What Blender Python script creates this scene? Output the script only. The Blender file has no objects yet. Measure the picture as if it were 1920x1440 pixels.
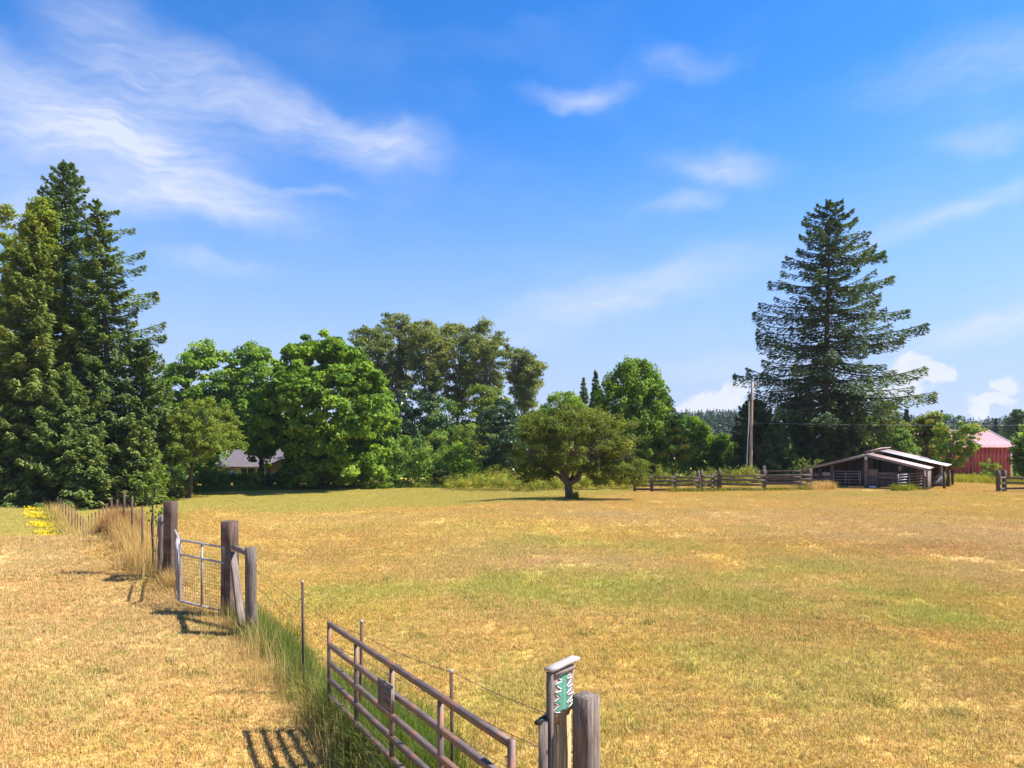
import bpy, math, random
import numpy as np
from mathutils import Vector, Matrix

# ------------------------------------------------------------------ camera, sky, sun, exposure
scene = bpy.context.scene
col = scene.collection
CZ, HOR, FOC = 3.5, 815.0, 1280.0          # eye height, horizon row and focal length (photo pixels)
cam_d = bpy.data.cameras.new('camera'); cam = bpy.data.objects.new('camera', cam_d); col.objects.link(cam)
cam.location = (0, 0, CZ); cam.rotation_euler = (math.pi/2, 0, 0)
cam_d.sensor_width = 36; cam_d.lens = 24; cam_d.shift_y = 95/1920
cam_d.clip_start = 0.1; cam_d.clip_end = 6000
scene.camera = cam
SUN_EL, SUN_AZ = math.radians(52), math.radians(4)   # azimuth measured from +X towards +Y
sdir = Vector((math.cos(SUN_EL)*math.cos(SUN_AZ), math.cos(SUN_EL)*math.sin(SUN_AZ), math.sin(SUN_EL)))
sun_d = bpy.data.lights.new('sun', 'SUN'); sun_d.energy = 4.8; sun_d.angle = math.radians(0.53); sun_d.color = (1, .955, .88)
sun = bpy.data.objects.new('sun', sun_d); col.objects.link(sun)
sun.location = (40, 0, 60); sun.rotation_euler = (-sdir).to_track_quat('-Z', 'Y').to_euler()
scene.view_settings.view_transform = 'Standard'; scene.view_settings.look = 'None'
scene.view_settings.exposure = 1.3; scene.view_settings.gamma = 1
scene.view_settings.use_curve_mapping = False
scene.cycles.max_bounces = 10; scene.cycles.diffuse_bounces = 8; scene.cycles.transparent_max_bounces = 4
SKY_K = 0.098

def azel(px, py):
    a = math.atan((px-960)/FOC); return a, math.atan((HOR-py)/FOC*math.cos(a))

world = bpy.data.worlds.new('World'); scene.world = world; world.use_nodes = True
def build_world():
    nt = world.node_tree; N = nt.nodes; L = nt.links; N.clear()
    out = N.new('ShaderNodeOutputWorld'); bg = N.new('ShaderNodeBackground'); bg.inputs[1].default_value = SKY_K
    L.new(bg.outputs[0], out.inputs[0])
    sky = N.new('ShaderNodeTexSky'); sky.sky_type = 'NISHITA'; sky.sun_disc = False
    sky.sun_elevation = SUN_EL; sky.sun_rotation = math.pi/2 - SUN_AZ
    sky.air_density = 1.0; sky.dust_density = 0.1; sky.ozone_density = 2.6; sky.altitude = 100
    hs = N.new('ShaderNodeHueSaturation'); hs.inputs['Saturation'].default_value = 1.36; hs.inputs['Value'].default_value = 1.0
    hs.inputs['Hue'].default_value = 0.503
    tn = N.new('ShaderNodeMix'); tn.data_type = 'RGBA'; tn.blend_type = 'MULTIPLY'; tn.inputs[0].default_value = 1; tn.inputs[7].default_value = (.97, .94, 1.0, 1)
    L.new(sky.outputs[0], tn.inputs[6]); L.new(tn.outputs[2], hs.inputs['Color'])
    tc = N.new('ShaderNodeTexCoord'); sp = N.new('ShaderNodeSeparateXYZ'); L.new(tc.outputs['Generated'], sp.inputs[0])
    def M(op, a, b=None, c=None, clamp=False):
        n = N.new('ShaderNodeMath'); n.operation = op; n.use_clamp = clamp
        for i, v in enumerate((a, b, c)):
            if v is None: continue
            if isinstance(v, (int, float)): n.inputs[i].default_value = v
            else: L.new(v, n.inputs[i])
        return n.outputs[0]
    az = M('ARCTAN2', sp.outputs[0], sp.outputs[1]); el = M('ARCSINE', sp.outputs[2])
    cb = N.new('ShaderNodeCombineXYZ'); L.new(az, cb.inputs[0]); L.new(el, cb.inputs[1])
    def noise(vec, scale, detail=4, rough=.55, mapscale=(1, 1, 1), rot=0, dist=0):
        mp = N.new('ShaderNodeMapping'); mp.inputs['Scale'].default_value = mapscale; mp.inputs['Rotation'].default_value = (0, 0, rot)
        L.new(vec, mp.inputs[0])
        n = N.new('ShaderNodeTexNoise'); n.inputs['Scale'].default_value = scale; n.inputs['Detail'].default_value = detail
        n.inputs['Roughness'].default_value = rough; n.inputs['Distortion'].default_value = dist
        L.new(mp.outputs[0], n.inputs['Vector']); return n
    def warp(vec, scale, amt, seed=0.0):
        n = noise(vec, scale, 4, .6); vm = N.new('ShaderNodeVectorMath'); vm.operation = 'MULTIPLY_ADD'
        s = N.new('ShaderNodeVectorMath'); s.operation = 'SUBTRACT'; L.new(n.outputs['Color'], s.inputs[0]); s.inputs[1].default_value = (.5, .5, .5)
        L.new(s.outputs[0], vm.inputs[0]); vm.inputs[1].default_value = (amt, amt, 0); L.new(vec, vm.inputs[2]); return vm.outputs[0]
    wv = warp(cb.outputs[0], 5, .10)
    def blob(vec, px, py, rx, ry, rot, inner=0.0):
        a, e = azel(px, py); mp = N.new('ShaderNodeMapping'); mp.vector_type = 'TEXTURE'
        mp.inputs['Location'].default_value = (a, e, 0); mp.inputs['Rotation'].default_value = (0, 0, math.radians(rot))
        mp.inputs['Scale'].default_value = (rx/FOC, ry/FOC, 1); L.new(vec, mp.inputs[0])
        ln = N.new('ShaderNodeVectorMath'); ln.operation = 'LENGTH'; L.new(mp.outputs[0], ln.inputs[0])
        mr = N.new('ShaderNodeMapRange'); mr.interpolation_type = 'SMOOTHSTEP'; L.new(ln.outputs['Value'], mr.inputs[0])
        mr.inputs[1].default_value = 1; mr.inputs[2].default_value = inner; mr.inputs[3].default_value = 0; mr.inputs[4].default_value = 1
        return mr.outputs[0]
    fib = noise(wv, 7, 6, .58, (1, 3.0, 1), math.radians(14), 0).outputs['Fac']
    fin = noise(wv, 15, 6, .6, (1, 5.5, 1), math.radians(10)).outputs['Fac']; fin2 = noise(wv, 20, 5, .6, (1, 6, 1), math.radians(-16)).outputs['Fac']
    fib = M('ADD', M('MULTIPLY', fib, .5), M('ADD', M('MULTIPLY', fin, .3), M('MULTIPLY', fin2, .2)))
    fib = M('MULTIPLY_ADD', fib, 3.4, -1.2, True)
    total = None
    for px, py, rx, ry, rot, amp in ((110, 235, 340, 150, -8, .85), (330, 310, 330, 75, -22, .8), (300, 130, 280, 100, -25, .75),
            (560, 220, 300, 70, -17, .65), (735, 262, 160, 52, -8, .72), (350, 385, 260, 45, 2, .8), (60, 390, 200, 40, 5, .6),
            (400, 500, 160, 26, 0, .4), (560, 365, 130, 16, 3, .4), (1085, 178, 140, 30, 0, .62), (1352, 305, 170, 46, -6, .58),
            (1275, 380, 110, 32, 6, .5), (1110, 575, 330, 55, 9, .6), (1300, 515, 260, 60, 12, .4), (1800, 400, 260, 34, 14, .5),
            (1850, 612, 200, 32, 4, .8), (1860, 130, 300, 60, -4, .35), (1830, 268, 130, 30, -6, .4), (1290, 105, 130, 34, -5, .3), (1400, 690, 320, 30, 0, .35), (960, 640, 200, 30, 3, .35)):
        b = M('MULTIPLY', blob(wv, px, py, rx, ry, rot), amp)
        total = b if total is None else M('ADD', total, b)
    thin = M('MULTIPLY_ADD', noise(wv, 3.2, 5, .55, (1, 2.4, 1), .2).outputs['Fac'], .6, -.27, True)   # thin veil over the whole sky
    cir = M('MULTIPLY', M('ADD', total, thin), M('MULTIPLY_ADD', fib, .68, .32), None, True)
    cir = M('MULTIPLY', cir, .93)
    # fair weather cumulus low over the horizon
    wv2 = warp(cb.outputs[0], 26, .035); cn = noise(wv2, 34, 6, .6).outputs['Fac']
    cum = None
    for px, py, rx, ry in ((1345, 752, 85, 42), (1385, 728, 50, 26), (1290, 768, 60, 22), (1712, 700, 66, 44), (1760, 702, 46, 34), (1680, 735, 90, 26),
                           (1885, 726, 38, 30), (1865, 752, 60, 18), (1836, 778, 24, 26), (2080, 740, 120, 50), (-160, 740, 140, 46), (-420, 760, 120, 40), (2450, 750, 130, 45)):
        b = blob(wv2, px, py, rx, ry, 0); cum = b if cum is None else M('MAXIMUM', cum, b)
    cm = N.new('ShaderNodeMapRange'); cm.interpolation_type = 'SMOOTHSTEP'
    L.new(M('ADD', cum, M('MULTIPLY_ADD', cn, 1.0, -.5)), cm.inputs[0]); cm.inputs[1].default_value = .22; cm.inputs[2].default_value = .62
    cumd = M('MULTIPLY', cm.outputs[0], .86)
    def mix(fac, a, b):
        m = N.new('ShaderNodeMix'); m.data_type = 'RGBA'; L.new(fac, m.inputs[0])
        L.new(a, m.inputs[6])
        if isinstance(b, tuple): m.inputs[7].default_value = b
        else: L.new(b, m.inputs[7])
        return m.outputs[2]
    k = 1/SKY_K
    hz = N.new('ShaderNodeMapRange'); hz.interpolation_type = 'SMOOTHERSTEP'; L.new(el, hz.inputs[0])     # pale summer haze low over the horizon, all round
    hz.inputs[1].default_value = .50; hz.inputs[2].default_value = -.06; hz.inputs[3].default_value = 0; hz.inputs[4].default_value = .92
    c0 = mix(hz.outputs[0], hs.outputs[0], (.175*k, .228*k, .375*k, 1))
    c1 = mix(cir, c0, (.325*k, .35*k, .42*k, 1))
    shade = N.new('ShaderNodeMix'); shade.data_type = 'RGBA'; L.new(cn, shade.inputs[0])
    shade.inputs[6].default_value = (.30*k, .325*k, .38*k, 1); shade.inputs[7].default_value = (.40*k, .40*k, .41*k, 1)
    c2 = mix(cumd, c1, shade.outputs[2])
    L.new(c2, bg.inputs[0])
build_world()

# ------------------------------------------------------------------ terrain
CTRL = [(960,.5,3.3),(960,3,3.35),(0,3,3.45),(1920,3,3.3),(959,4.67,3.47),(617,8.9,3.8),(568,10.2,3.85),(432,14,3.76),(320,16.8,3.57),
 (0,8.45,3.6),(0,14,3.55),(0,19,3.5),(0,23.5,3.55),(0,28,4.3),(0,36,5.35),(0,46,5.6),(0,62,5.9),(-300,20,3.6),(-300,35,5.3),(-300,62,5.9),
 (230,17,3.6),(230,23.5,3.25),(230,26,3.75),(230,28,4.4),(225,31,4.95),(200,34,5.4),(170,39,5.8),(140,46,6.0),(120,58,6.2),(230,60,6.2),
 (340,20,3.6),(340,28,3.72),(340,33,3.87),(340,40,4.65),(340,50,5.6),(340,65,6.1),(340,75,6.2),
 (500,15,3.75),(500,25,3.8),(500,35,3.95),(500,45,4.8),(500,60,5.9),(500,76,6.1),
 (700,10,3.75),(700,20,3.8),(700,36,4.0),(700,50,5.1),(700,65,5.85),(700,82,6.0),(850,82,6.1),(850,60,5.5),
 (960,8,3.6),(960,14,3.7),(960,25,3.8),(960,40,4.0),(960,55,4.95),(960,70,5.3),(1068,45,4.28),(1068,56,4.7),(1220,56,4.7),(1220,30,3.95),
 (1500,8,3.5),(1500,20,3.75),(1500,40,4.2),(1500,57,4.6),(1500,75,5.0),(1624,58,4.55),(1890,56,4.7),(1890,30,3.9),(1890,12,3.6),(1780,62,4.55),(1780,85,5.1),
 (2300,40,4.3),(2300,70,5.0)]
def _build_tps():
    pts, hs = [], []
    for px, d, h in CTRL: pts.append(((px-960)/FOC*d, d)); hs.append(h)
    for r, h in ((110, 6.6), (160, 7.2), (350, 9.5), (700, 12), (1600, 18)):
        for a in range(-60, 61, 15): pts.append((r*math.sin(math.radians(a)), r*math.cos(math.radians(a)))); hs.append(h)
    for r, h in ((8, 3.4), (40, 3.8), (150, 5), (600, 9), (1600, 16)):
        for a in range(90, 271, 30): pts.append((r*math.sin(math.radians(a)), r*math.cos(math.radians(a)))); hs.append(h)
    return np.array(pts), np.array(hs)
_PTS, _HS = _build_tps()
def _comp(p):
    r = np.sqrt((p**2).sum(-1))+1e-6; return p*(r**-.62)[..., None]*2.0
def _U(r2): return .5*r2*np.log(r2+1e-12)
_Q = _comp(_PTS); _n = len(_Q)
_K = _U(((_Q[:, None]-_Q[None])**2).sum(-1)) + np.eye(_n)*.012
_Pm = np.hstack([np.ones((_n, 1)), _Q]); _A = np.zeros((_n+3, _n+3)); _A[:_n, :_n] = _K; _A[:_n, _n:] = _Pm; _A[_n:, :_n] = _Pm.T
_W = np.linalg.solve(_A, np.concatenate([_HS, np.zeros(3)]))

def _hash(ix, iy, s):
    h = (ix*374761393 + iy*668265263 + s*974634757) & 0x7fffffff
    h = ((h ^ (h >> 13))*1274126177) & 0x7fffffff
    return ((h ^ (h >> 16)) & 0xffff)/65535.0
def vnoise(x, y, s=0):
    x = np.asarray(x, float); y = np.asarray(y, float)
    ix = np.floor(x).astype(np.int64); iy = np.floor(y).astype(np.int64); fx = x-ix; fy = y-iy
    fx = fx*fx*(3-2*fx); fy = fy*fy*(3-2*fy)
    a = _hash(ix, iy, s); b = _hash(ix+1, iy, s); c = _hash(ix, iy+1, s); d = _hash(ix+1, iy+1, s)
    return (a*(1-fx)+b*fx)*(1-fy)+(c*(1-fx)+d*fx)*fy
def fbm(x, y, s=0, o=4):
    t = 0; a = .5; n = 0
    for i in range(o): t = t+a*vnoise(x, y, s+i); n += a; a *= .5; x = np.asarray(x)*2.03+7.1; y = np.asarray(y)*2.03+3.7
    return t/n
def zg(x, y):
    sh = np.shape(x); x = np.ravel(np.asarray(x, float)); y = np.ravel(np.asarray(y, float)); out = np.empty(len(x))
    for i in range(0, len(x), 20000):
        q = _comp(np.stack([x[i:i+20000], y[i:i+20000]], -1))
        out[i:i+20000] = _U(((q[:, None]-_Q[None])**2).sum(-1)) @ _W[:_n] + _W[_n] + q @ _W[_n+1:]
    z = CZ - out
    z += (fbm(x*.35, y*.35, 5, 3)-.5)*.10
    return z.reshape(sh) if sh else float(z[0])
def pos(px, d): x = (px-960)/FOC*d; return Vector((x, d, zg(x, d)))
def P3(px, py, d): return Vector(((px-960)/FOC*d, d, CZ+(HOR-py)/FOC*d))

def sstep(a, b, x): t = np.clip((x-a)/(b-a), 0, 1); return t*t*(3-2*t)
# ground cover masks (world metres): how green, how red, how pale the sward is
GBL = [(760,16.5,3.5,1.2,.45),(1000,16.3,4,1.3,.5),(1250,17.5,4,1.4,.5),(1500,18.5,3.2,1.2,.55),(1400,16,3,.9,.5),(1680,15.6,1.6,2.4,.55),(1800,14.2,2,1.8,.42),(1900,13.2,2,1.5,.5),
       (1180,24,5,2,.35),(960,27,5,2.5,.3),(560,14.6,1.6,.9,.5),(900,9.5,2.5,1,.3),(1300,11,2.2,1.3,.35),(1000,6.4,1.2,.8,.3),(300,11,2.5,1.2,.35),(420,10.2,2,1.3,.45),(150,9,1.5,1,.25),(1720,50,9,2,.4),(1500,10,2,1,.3),
       (940,7,1.2,.6,.45),(330,14.3,1.0,.4,.35),(1750,12.2,2,.8,.3)]
RBL = [(1720,22.5,3.0,1.5,.75),(1500,24.5,4.5,1.2,.45),(1600,13.2,3,1.3,.45),(1350,15.2,3,.8,.35),(560,26,3,2,.4),(620,22,3,2,.35),(1850,10,2,1.2,.3),(1150,12.8,2.2,.8,.3)]
PBL = [(1800,28,7,5,1.0),(1880,23,4.5,4,.95),(1300,34,8,4,.7),(1500,34,9,4.5,.7),(1650,17.5,4,1.6,.5),(1080,19.5,3,1.3,.5),(1100,38,8,3,.35),(800,17.6,2.5,.8,.4),(1400,27,5,2,.35)]
def blobs(lst, x, y):
    t = np.zeros_like(x)
    for px, d, rx, ry, a in lst:
        cx = (px-960)/FOC*d; t = np.maximum(t, a*np.exp(-(((x-cx)/rx)**2+((y-d)/ry)**2)))
    return t
def fence_side(x, y):       # > 0 on the left (drive) side of the fence line
    fy = np.array([-50, 0, 3, 5, 8.9, 14, 16.8, 24, 60, 2000]); fx = np.array([4, 3, 1.6, .5, -2.4, -5.8, -8.4, -14.3, -43.5, -1400])
    return np.interp(y, fy, fx) - x
def masks(x, y):
    u = np.where(y > 1, x/np.maximum(y, 1)*FOC+960, 960+x*100)
    n1 = fbm(x*.5, y*.5, 11, 4)-.5; n2 = fbm(x*2.1, y*2.1, 23, 3)-.5; n3 = fbm(x*.16, y*.16, 31, 3)-.5; n4 = fbm(x*1.1+y*.3, y*.6, 41, 4)-.5
    yb = np.interp(u, [0, 230, 340, 600, 750, 900, 1000, 1100, 1180], [24.5, 24.5, 33, 35, 37.5, 39, 41, 46, 54]) + np.where(u > 1180, 30, 0)
    green = sstep(-2.5, 3.5, y-yb+n1*7)*.62
    green = np.where(u > 1180, np.maximum(green*.3, sstep(66, 80, y)*.8), green)
    near = blobs(GBL, x+n1*5, y+n3*5+n1*2)*np.clip(.65+n4*2.2, 0, 1.6)
    left = fence_side(x, y) > 0
    g2 = np.clip(near*1.25*(1+n2*2.2+n1*1.2)+n1*.6+n2*.6+.08, 0, 1)
    g2 = np.where(left, np.clip(.02+n1*.55+n2*.4+near*.5, 0, .55), g2)
    green = np.clip(np.maximum(green*(1+n1*.5+n2*.3), g2*(1-green)), 0, 1)
    red = np.clip(blobs(RBL, x+n1*4, y+n1*3)*(1+n2*2)+np.clip(n3+n2*.4, 0, 1)*.6+.06, 0, 1)*(1-sstep(-2, 3, y-yb))
    pale = np.clip(blobs(PBL, x+n1*5, y+n3*4)*(1+n1*1.5+n2)+.15+n1*.9-n3*.5, 0, 1)
    stripe = .5+.5*np.sin((x*.92-y*.4)*2*math.pi/1.9)          # mower passes
    pale = np.clip(pale+(stripe-.5)*.34*sstep(12, 20, y)*(.4+1.2*fbm(x*.3, y*.1, 61, 2)), 0, 1)
    pale = np.where(left, np.clip(.56+n1*.8+n2*.6-sstep(14, 8, y)*.14, 0, 1), pale)
    green = np.maximum(green, sstep(84, 96, y)*.9)
    red = np.where(left, np.clip(.12+n2*.7-n1*.5, 0, .6), red)
    return green, red, pale

# ------------------------------------------------------------------ helpers: materials
def new_mat(name):
    m = bpy.data.materials.new(name); m.use_nodes = True; nt = m.node_tree; nt.nodes.clear()
    out = nt.nodes.new('ShaderNodeOutputMaterial'); return m, nt, nt.nodes, nt.links, out
def ramp(N, stops):
    r = N.new('ShaderNodeValToRGB'); e = r.color_ramp.elements
    while len(e) < len(stops): e.new(.5)
    for i, (p, c) in enumerate(stops): e[i].position = p; e[i].color = (*c, 1)
    return r
def attr(N, name, kind='GEOMETRY'):
    a = N.new('ShaderNodeAttribute'); a.attribute_name = name; a.attribute_type = kind; return a
def mixc(N, L, fac, a, b):
    m = N.new('ShaderNodeMix'); m.data_type = 'RGBA'
    for i, v in ((0, fac), (6, a), (7, b)):
        if isinstance(v, tuple): m.inputs[i].default_value = (*v, 1) if len(v) == 3 else v
        elif isinstance(v, (int, float)): m.inputs[i].default_value = v
        else: L.new(v, m.inputs[i])
    return m.outputs[2]
def foliage(name, stops, transl=.35, rough=.6, tboost=(1.25, 1.2, .5)):
    m, nt, N, L, out = new_mat(name)
    a = attr(N, 'tint'); r = ramp(N, stops); L.new(a.outputs['Fac'], r.inputs[0])
    bs = N.new('ShaderNodeBsdfPrincipled'); bs.inputs['Roughness'].default_value = rough; bs.inputs['Specular IOR Level'].default_value = .18
    L.new(r.outputs[0], bs.inputs['Base Color'])
    tr = N.new('ShaderNodeBsdfTranslucent'); mm = N.new('ShaderNodeMix'); mm.data_type = 'RGBA'; mm.blend_type = 'MULTIPLY'; mm.inputs[0].default_value = 1
    L.new(r.outputs[0], mm.inputs[6]); mm.inputs[7].default_value = (*tboost, 1); L.new(mm.outputs[2], tr.inputs[0])
    mx = N.new('ShaderNodeMixShader'); mx.inputs[0].default_value = transl; L.new(bs.outputs[0], mx.inputs[1]); L.new(tr.outputs[0], mx.inputs[2])
    L.new(mx.outputs[0], out.inputs[0]); return m
def rough_mat(name, c1, c2, scale=(20, 20, 2), rough=.85, bump=.4, metallic=0, c3=None, spots=0):
    """grained / stained surface in object space"""
    m, nt, N, L, out = new_mat(name)
    tc = N.new('ShaderNodeTexCoord'); mp = N.new('ShaderNodeMapping'); mp.inputs['Scale'].default_value = scale; L.new(tc.outputs['Object'], mp.inputs[0])
    oi = N.new('ShaderNodeObjectInfo'); va = N.new('ShaderNodeVectorMath'); va.operation = 'ADD'; L.new(mp.outputs[0], va.inputs[0])
    sc = N.new('ShaderNodeVectorMath'); sc.operation = 'SCALE'; sc.inputs[0].default_value = (37, 53, 71); L.new(oi.outputs['Random'], sc.inputs['Scale']); L.new(sc.outputs[0], va.inputs[1])
    n = N.new('ShaderNodeTexNoise'); n.inputs['Scale'].default_value = 1; n.inputs['Detail'].default_value = 7; n.inputs['Roughness'].default_value = .65; L.new(va.outputs[0], n.inputs['Vector'])
    r = ramp(N, [(.36, c1), (.66, c2)]); L.new(n.outputs['Fac'], r.inputs[0]); c = r.outputs[0]
    if c3:
        n2 = N.new('ShaderNodeTexNoise'); n2.inputs['Scale'].default_value = 3.5; n2.inputs['Detail'].default_value = 5; L.new(tc.outputs['Object'], n2.inputs['Vector'])
        r2 = ramp(N, [(.5-.2*spots, (0, 0, 0)), (.62, (1, 1, 1))]); L.new(n2.outputs['Fac'], r2.inputs[0]); c = mixc(N, L, r2.outputs[0], c, c3)
    hv = N.new('ShaderNodeHueSaturation'); mr = N.new('ShaderNodeMapRange'); L.new(oi.outputs['Random'], mr.inputs[0]); mr.inputs[3].default_value = .8; mr.inputs[4].default_value = 1.2
    L.new(mr.outputs[0], hv.inputs['Value']); L.new(c, hv.inputs['Color'])
    bs = N.new('ShaderNodeBsdfPrincipled'); bs.inputs['Roughness'].default_value = rough; bs.inputs['Metallic'].default_value = metallic
    L.new(hv.outputs[0], bs.inputs['Base Color'])
    if bump:
        b = N.new('ShaderNodeBump'); b.inputs['Strength'].default_value = bump; b.inputs['Distance'].default_value = .02; L.new(n.outputs['Fac'], b.inputs['Height']); L.new(b.outputs[0], bs.inputs['Normal'])
    L.new(bs.outputs[0], out.inputs[0]); return m
def plain_mat(name, c, rough=.6, metallic=0):
    return rough_mat(name, tuple(v*.82 for v in c), tuple(min(1, v*1.15) for v in c), (6, 6, 6), rough, .1, metallic)

STRAW, PALE, REDD, GRN = (.62, .415, .11), (.635, .425, .235), (.52, .275, .105), (.43, .46, .085)
def sward_material(name, kind):
    m, nt, N, L, out = new_mat(name)
    g = attr(N, 'green', kind); r = attr(N, 'red', kind); p = attr(N, 'pale', kind)
    def noise(scale, detail=6, vec=None, ms=None):
        n = N.new('ShaderNodeTexNoise'); n.inputs['Scale'].default_value = scale; n.inputs['Detail'].default_value = detail; n.inputs['Roughness'].default_value = .65
        geo = N.new('ShaderNodeNewGeometry'); src = geo.outputs['Position']
        if ms: mp = N.new('ShaderNodeMapping'); mp.inputs['Scale'].default_value = ms; L.new(src, mp.inputs[0]); src = mp.outputs[0]
        L.new(src, n.inputs['Vector']); return n.outputs['Fac']
    c = mixc(N, L, p.outputs['Fac'], STRAW, PALE); c = mixc(N, L, r.outputs['Fac'], c, REDD); c = mixc(N, L, g.outputs['Fac'], c, GRN)
    na = noise(3.1, 5); ra = ramp(N, [(.50, (0, 0, 0)), (.68, (.6, .6, .6))]); L.new(na, ra.inputs[0]); c = mixc(N, L, ra.outputs[0], c, (.31, .33, .06))
    nb = noise(5.3, 5, None, (1, 1.4, 1)); rb = ramp(N, [(.54, (0, 0, 0)), (.70, (.6, .6, .6))]); L.new(nb, rb.inputs[0]); c = mixc(N, L, rb.outputs[0], c, (.44, .255, .085))
    hv = N.new('ShaderNodeHueSaturation'); L.new(c, hv.inputs['Color'])
    if kind == 'INSTANCER':
        t = attr(N, 'tint'); rr = ramp(N, [(0, (.70, .70, .70)), (.5, (.97, .97, .97)), (1, (1.0, 1.0, 1.0))]); L.new(t.outputs['Fac'], rr.inputs[0]); L.new(rr.outputs[0], hv.inputs['Value'])
        cc = mixc(N, L, t.outputs['Fac'], hv.outputs[0], hv.outputs[0])
        t2 = attr(N, 'hue'); r2 = ramp(N, [(.0, (1, 1, 1)), (.07, (0, 0, 0))]); L.new(t2.outputs['Fac'], r2.inputs[0]); cc = mixc(N, L, r2.outputs[0], cc, (.20, .26, .045))
        r3 = ramp(N, [(.93, (0, 0, 0)), (.98, (1, 1, 1))]); L.new(t2.outputs['Fac'], r3.inputs[0]); cc = mixc(N, L, r3.outputs[0], cc, (.42, .19, .07))
        r4 = ramp(N, [(.70, (0, 0, 0)), (.74, (1, 1, 1)), (.82, (1, 1, 1)), (.86, (0, 0, 0))]); L.new(t2.outputs['Fac'], r4.inputs[0]); cc = mixc(N, L, r4.outputs[0], cc, (.72, .52, .25))
        df = N.new('ShaderNodeBsdfDiffuse'); tr = N.new('ShaderNodeBsdfTranslucent'); L.new(cc, df.inputs[0]); L.new(cc, tr.inputs[0])
        mx = N.new('ShaderNodeMixShader'); mx.inputs[0].default_value = .3; L.new(df.outputs[0], mx.inputs[1]); L.new(tr.outputs[0], mx.inputs[2]); L.new(mx.outputs[0], out.inputs[0])
    else:
        n1 = noise(22, 8); n2 = noise(1.7, 6); n3 = noise(7, 6)
        mm = N.new('ShaderNodeMath'); mm.operation = 'MULTIPLY_ADD'; L.new(n1, mm.inputs[0]); mm.inputs[1].default_value = 1.1; mm.inputs[2].default_value = .28
        m2 = N.new('ShaderNodeMath'); m2.operation = 'MULTIPLY_ADD'; L.new(n2, m2.inputs[0]); m2.inputs[1].default_value = .35; L.new(mm.outputs[0], m2.inputs[2])
        L.new(m2.outputs[0], hv.inputs['Value'])
        r3 = ramp(N, [(.50, (0, 0, 0)), (.66, (.55, .55, .55))]); L.new(n3, r3.inputs[0]); cc = mixc(N, L, r3.outputs[0], hv.outputs[0], (.42, .23, .085))
        b = N.new('ShaderNodeBump'); b.inputs['Strength'].default_value = .7; b.inputs['Distance'].default_value = .04; L.new(n1, b.inputs['Height'])
        df = N.new('ShaderNodeBsdfPrincipled'); df.inputs['Roughness'].default_value = 1; df.inputs['Specular IOR Level'].default_value = 0; L.new(cc, df.inputs[0]); L.new(b.outputs[0], df.inputs['Normal']); L.new(df.outputs[0], out.inputs[0])
    return m

G = lambda *s: list(s)
MAT = {}
def F(key, d, m, l, **k): MAT[key] = foliage(key, [(0, d), (.5, m), (1, l)], **k)
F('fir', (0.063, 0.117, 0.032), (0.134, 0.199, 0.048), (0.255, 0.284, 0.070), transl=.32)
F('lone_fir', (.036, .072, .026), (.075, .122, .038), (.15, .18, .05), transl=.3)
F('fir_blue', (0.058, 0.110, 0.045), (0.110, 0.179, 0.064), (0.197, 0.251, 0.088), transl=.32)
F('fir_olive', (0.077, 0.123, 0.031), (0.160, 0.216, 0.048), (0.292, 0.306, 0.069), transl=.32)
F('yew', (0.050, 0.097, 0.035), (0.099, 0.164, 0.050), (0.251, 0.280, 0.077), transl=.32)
F('maple', (0.075, 0.149, 0.016), (0.157, 0.268, 0.024), (0.283, 0.403, 0.044), transl=.45)
F('maple_bright', (0.095, 0.171, 0.018), (0.177, 0.292, 0.028), (0.304, 0.418, 0.045), transl=.45)
F('maple_yellow', (0.058, 0.130, 0.016), (0.111, 0.221, 0.026), (0.390, 0.351, 0.039), transl=.42)
F('poplar', (.10, .16, .02), (.20, .26, .03), (.34, .36, .05), transl=.45)
F('cottonwood', (0.095, 0.127, 0.035), (0.171, 0.209, 0.053), (0.292, 0.310, 0.089), transl=.45)
F('hawthorn', (0.069, 0.101, 0.018), (0.145, 0.184, 0.029), (0.253, 0.272, 0.045), transl=.45)
F('willow', (.10, .15, .018), (.18, .235, .03), (.28, .32, .05), transl=.45)
F('lime', (.09, .17, .014), (.16, .27, .022), (.28, .37, .035), transl=.45)
F('gold', (0.120, 0.168, 0.017), (0.240, 0.276, 0.026), (0.432, 0.384, 0.042), transl=.45)
F('shrub', (0.076, 0.154, 0.028), (0.146, 0.243, 0.041), (0.278, 0.348, 0.063), transl=.45)
F('holly', (0.027, 0.062, 0.027), (0.051, 0.099, 0.039), (0.180, 0.210, 0.060), transl=.2, rough=.3)
F('weed', (.10, .15, .018), (.22, .25, .03), (.40, .35, .05), transl=.4)
F('tall_green', (.075, .125, .018), (.15, .205, .032), (.33, .32, .08), transl=.4)
F('tall_dry', (.36, .23, .07), (.57, .39, .13), (.72, .53, .24), transl=.35, tboost=(1.05, 1, .8))
F('sapling', (.07, .14, .016), (.14, .23, .025), (.24, .31, .05), transl=.45)
F('yellow_flower', (.10, .14, .02), (.62, .46, .012), (.80, .62, .02), transl=.3)
F('litter', (.14, .055, .02), (.26, .11, .04), (.40, .20, .09), transl=.1)
F('far_wood', (0.024, 0.055, 0.026), (0.041, 0.079, 0.036), (0.072, 0.108, 0.048), transl=.1)
MAT['bark'] = rough_mat('bark', (.055, .04, .03), (.16, .125, .095), (14, 14, 3), .95, .8)
MAT['cable'] = plain_mat('cable', (.20, .20, .20), .5)
MAT['bark_pale'] = rough_mat('bark_pale', (.13, .11, .09), (.30, .27, .23), (10, 10, 3), .95, .6)
MAT['old_wood'] = rough_mat('old_wood', (0.072, 0.052, 0.040), (0.245, 0.194, 0.162), (45, 45, 3.2), .9, .9)
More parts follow.
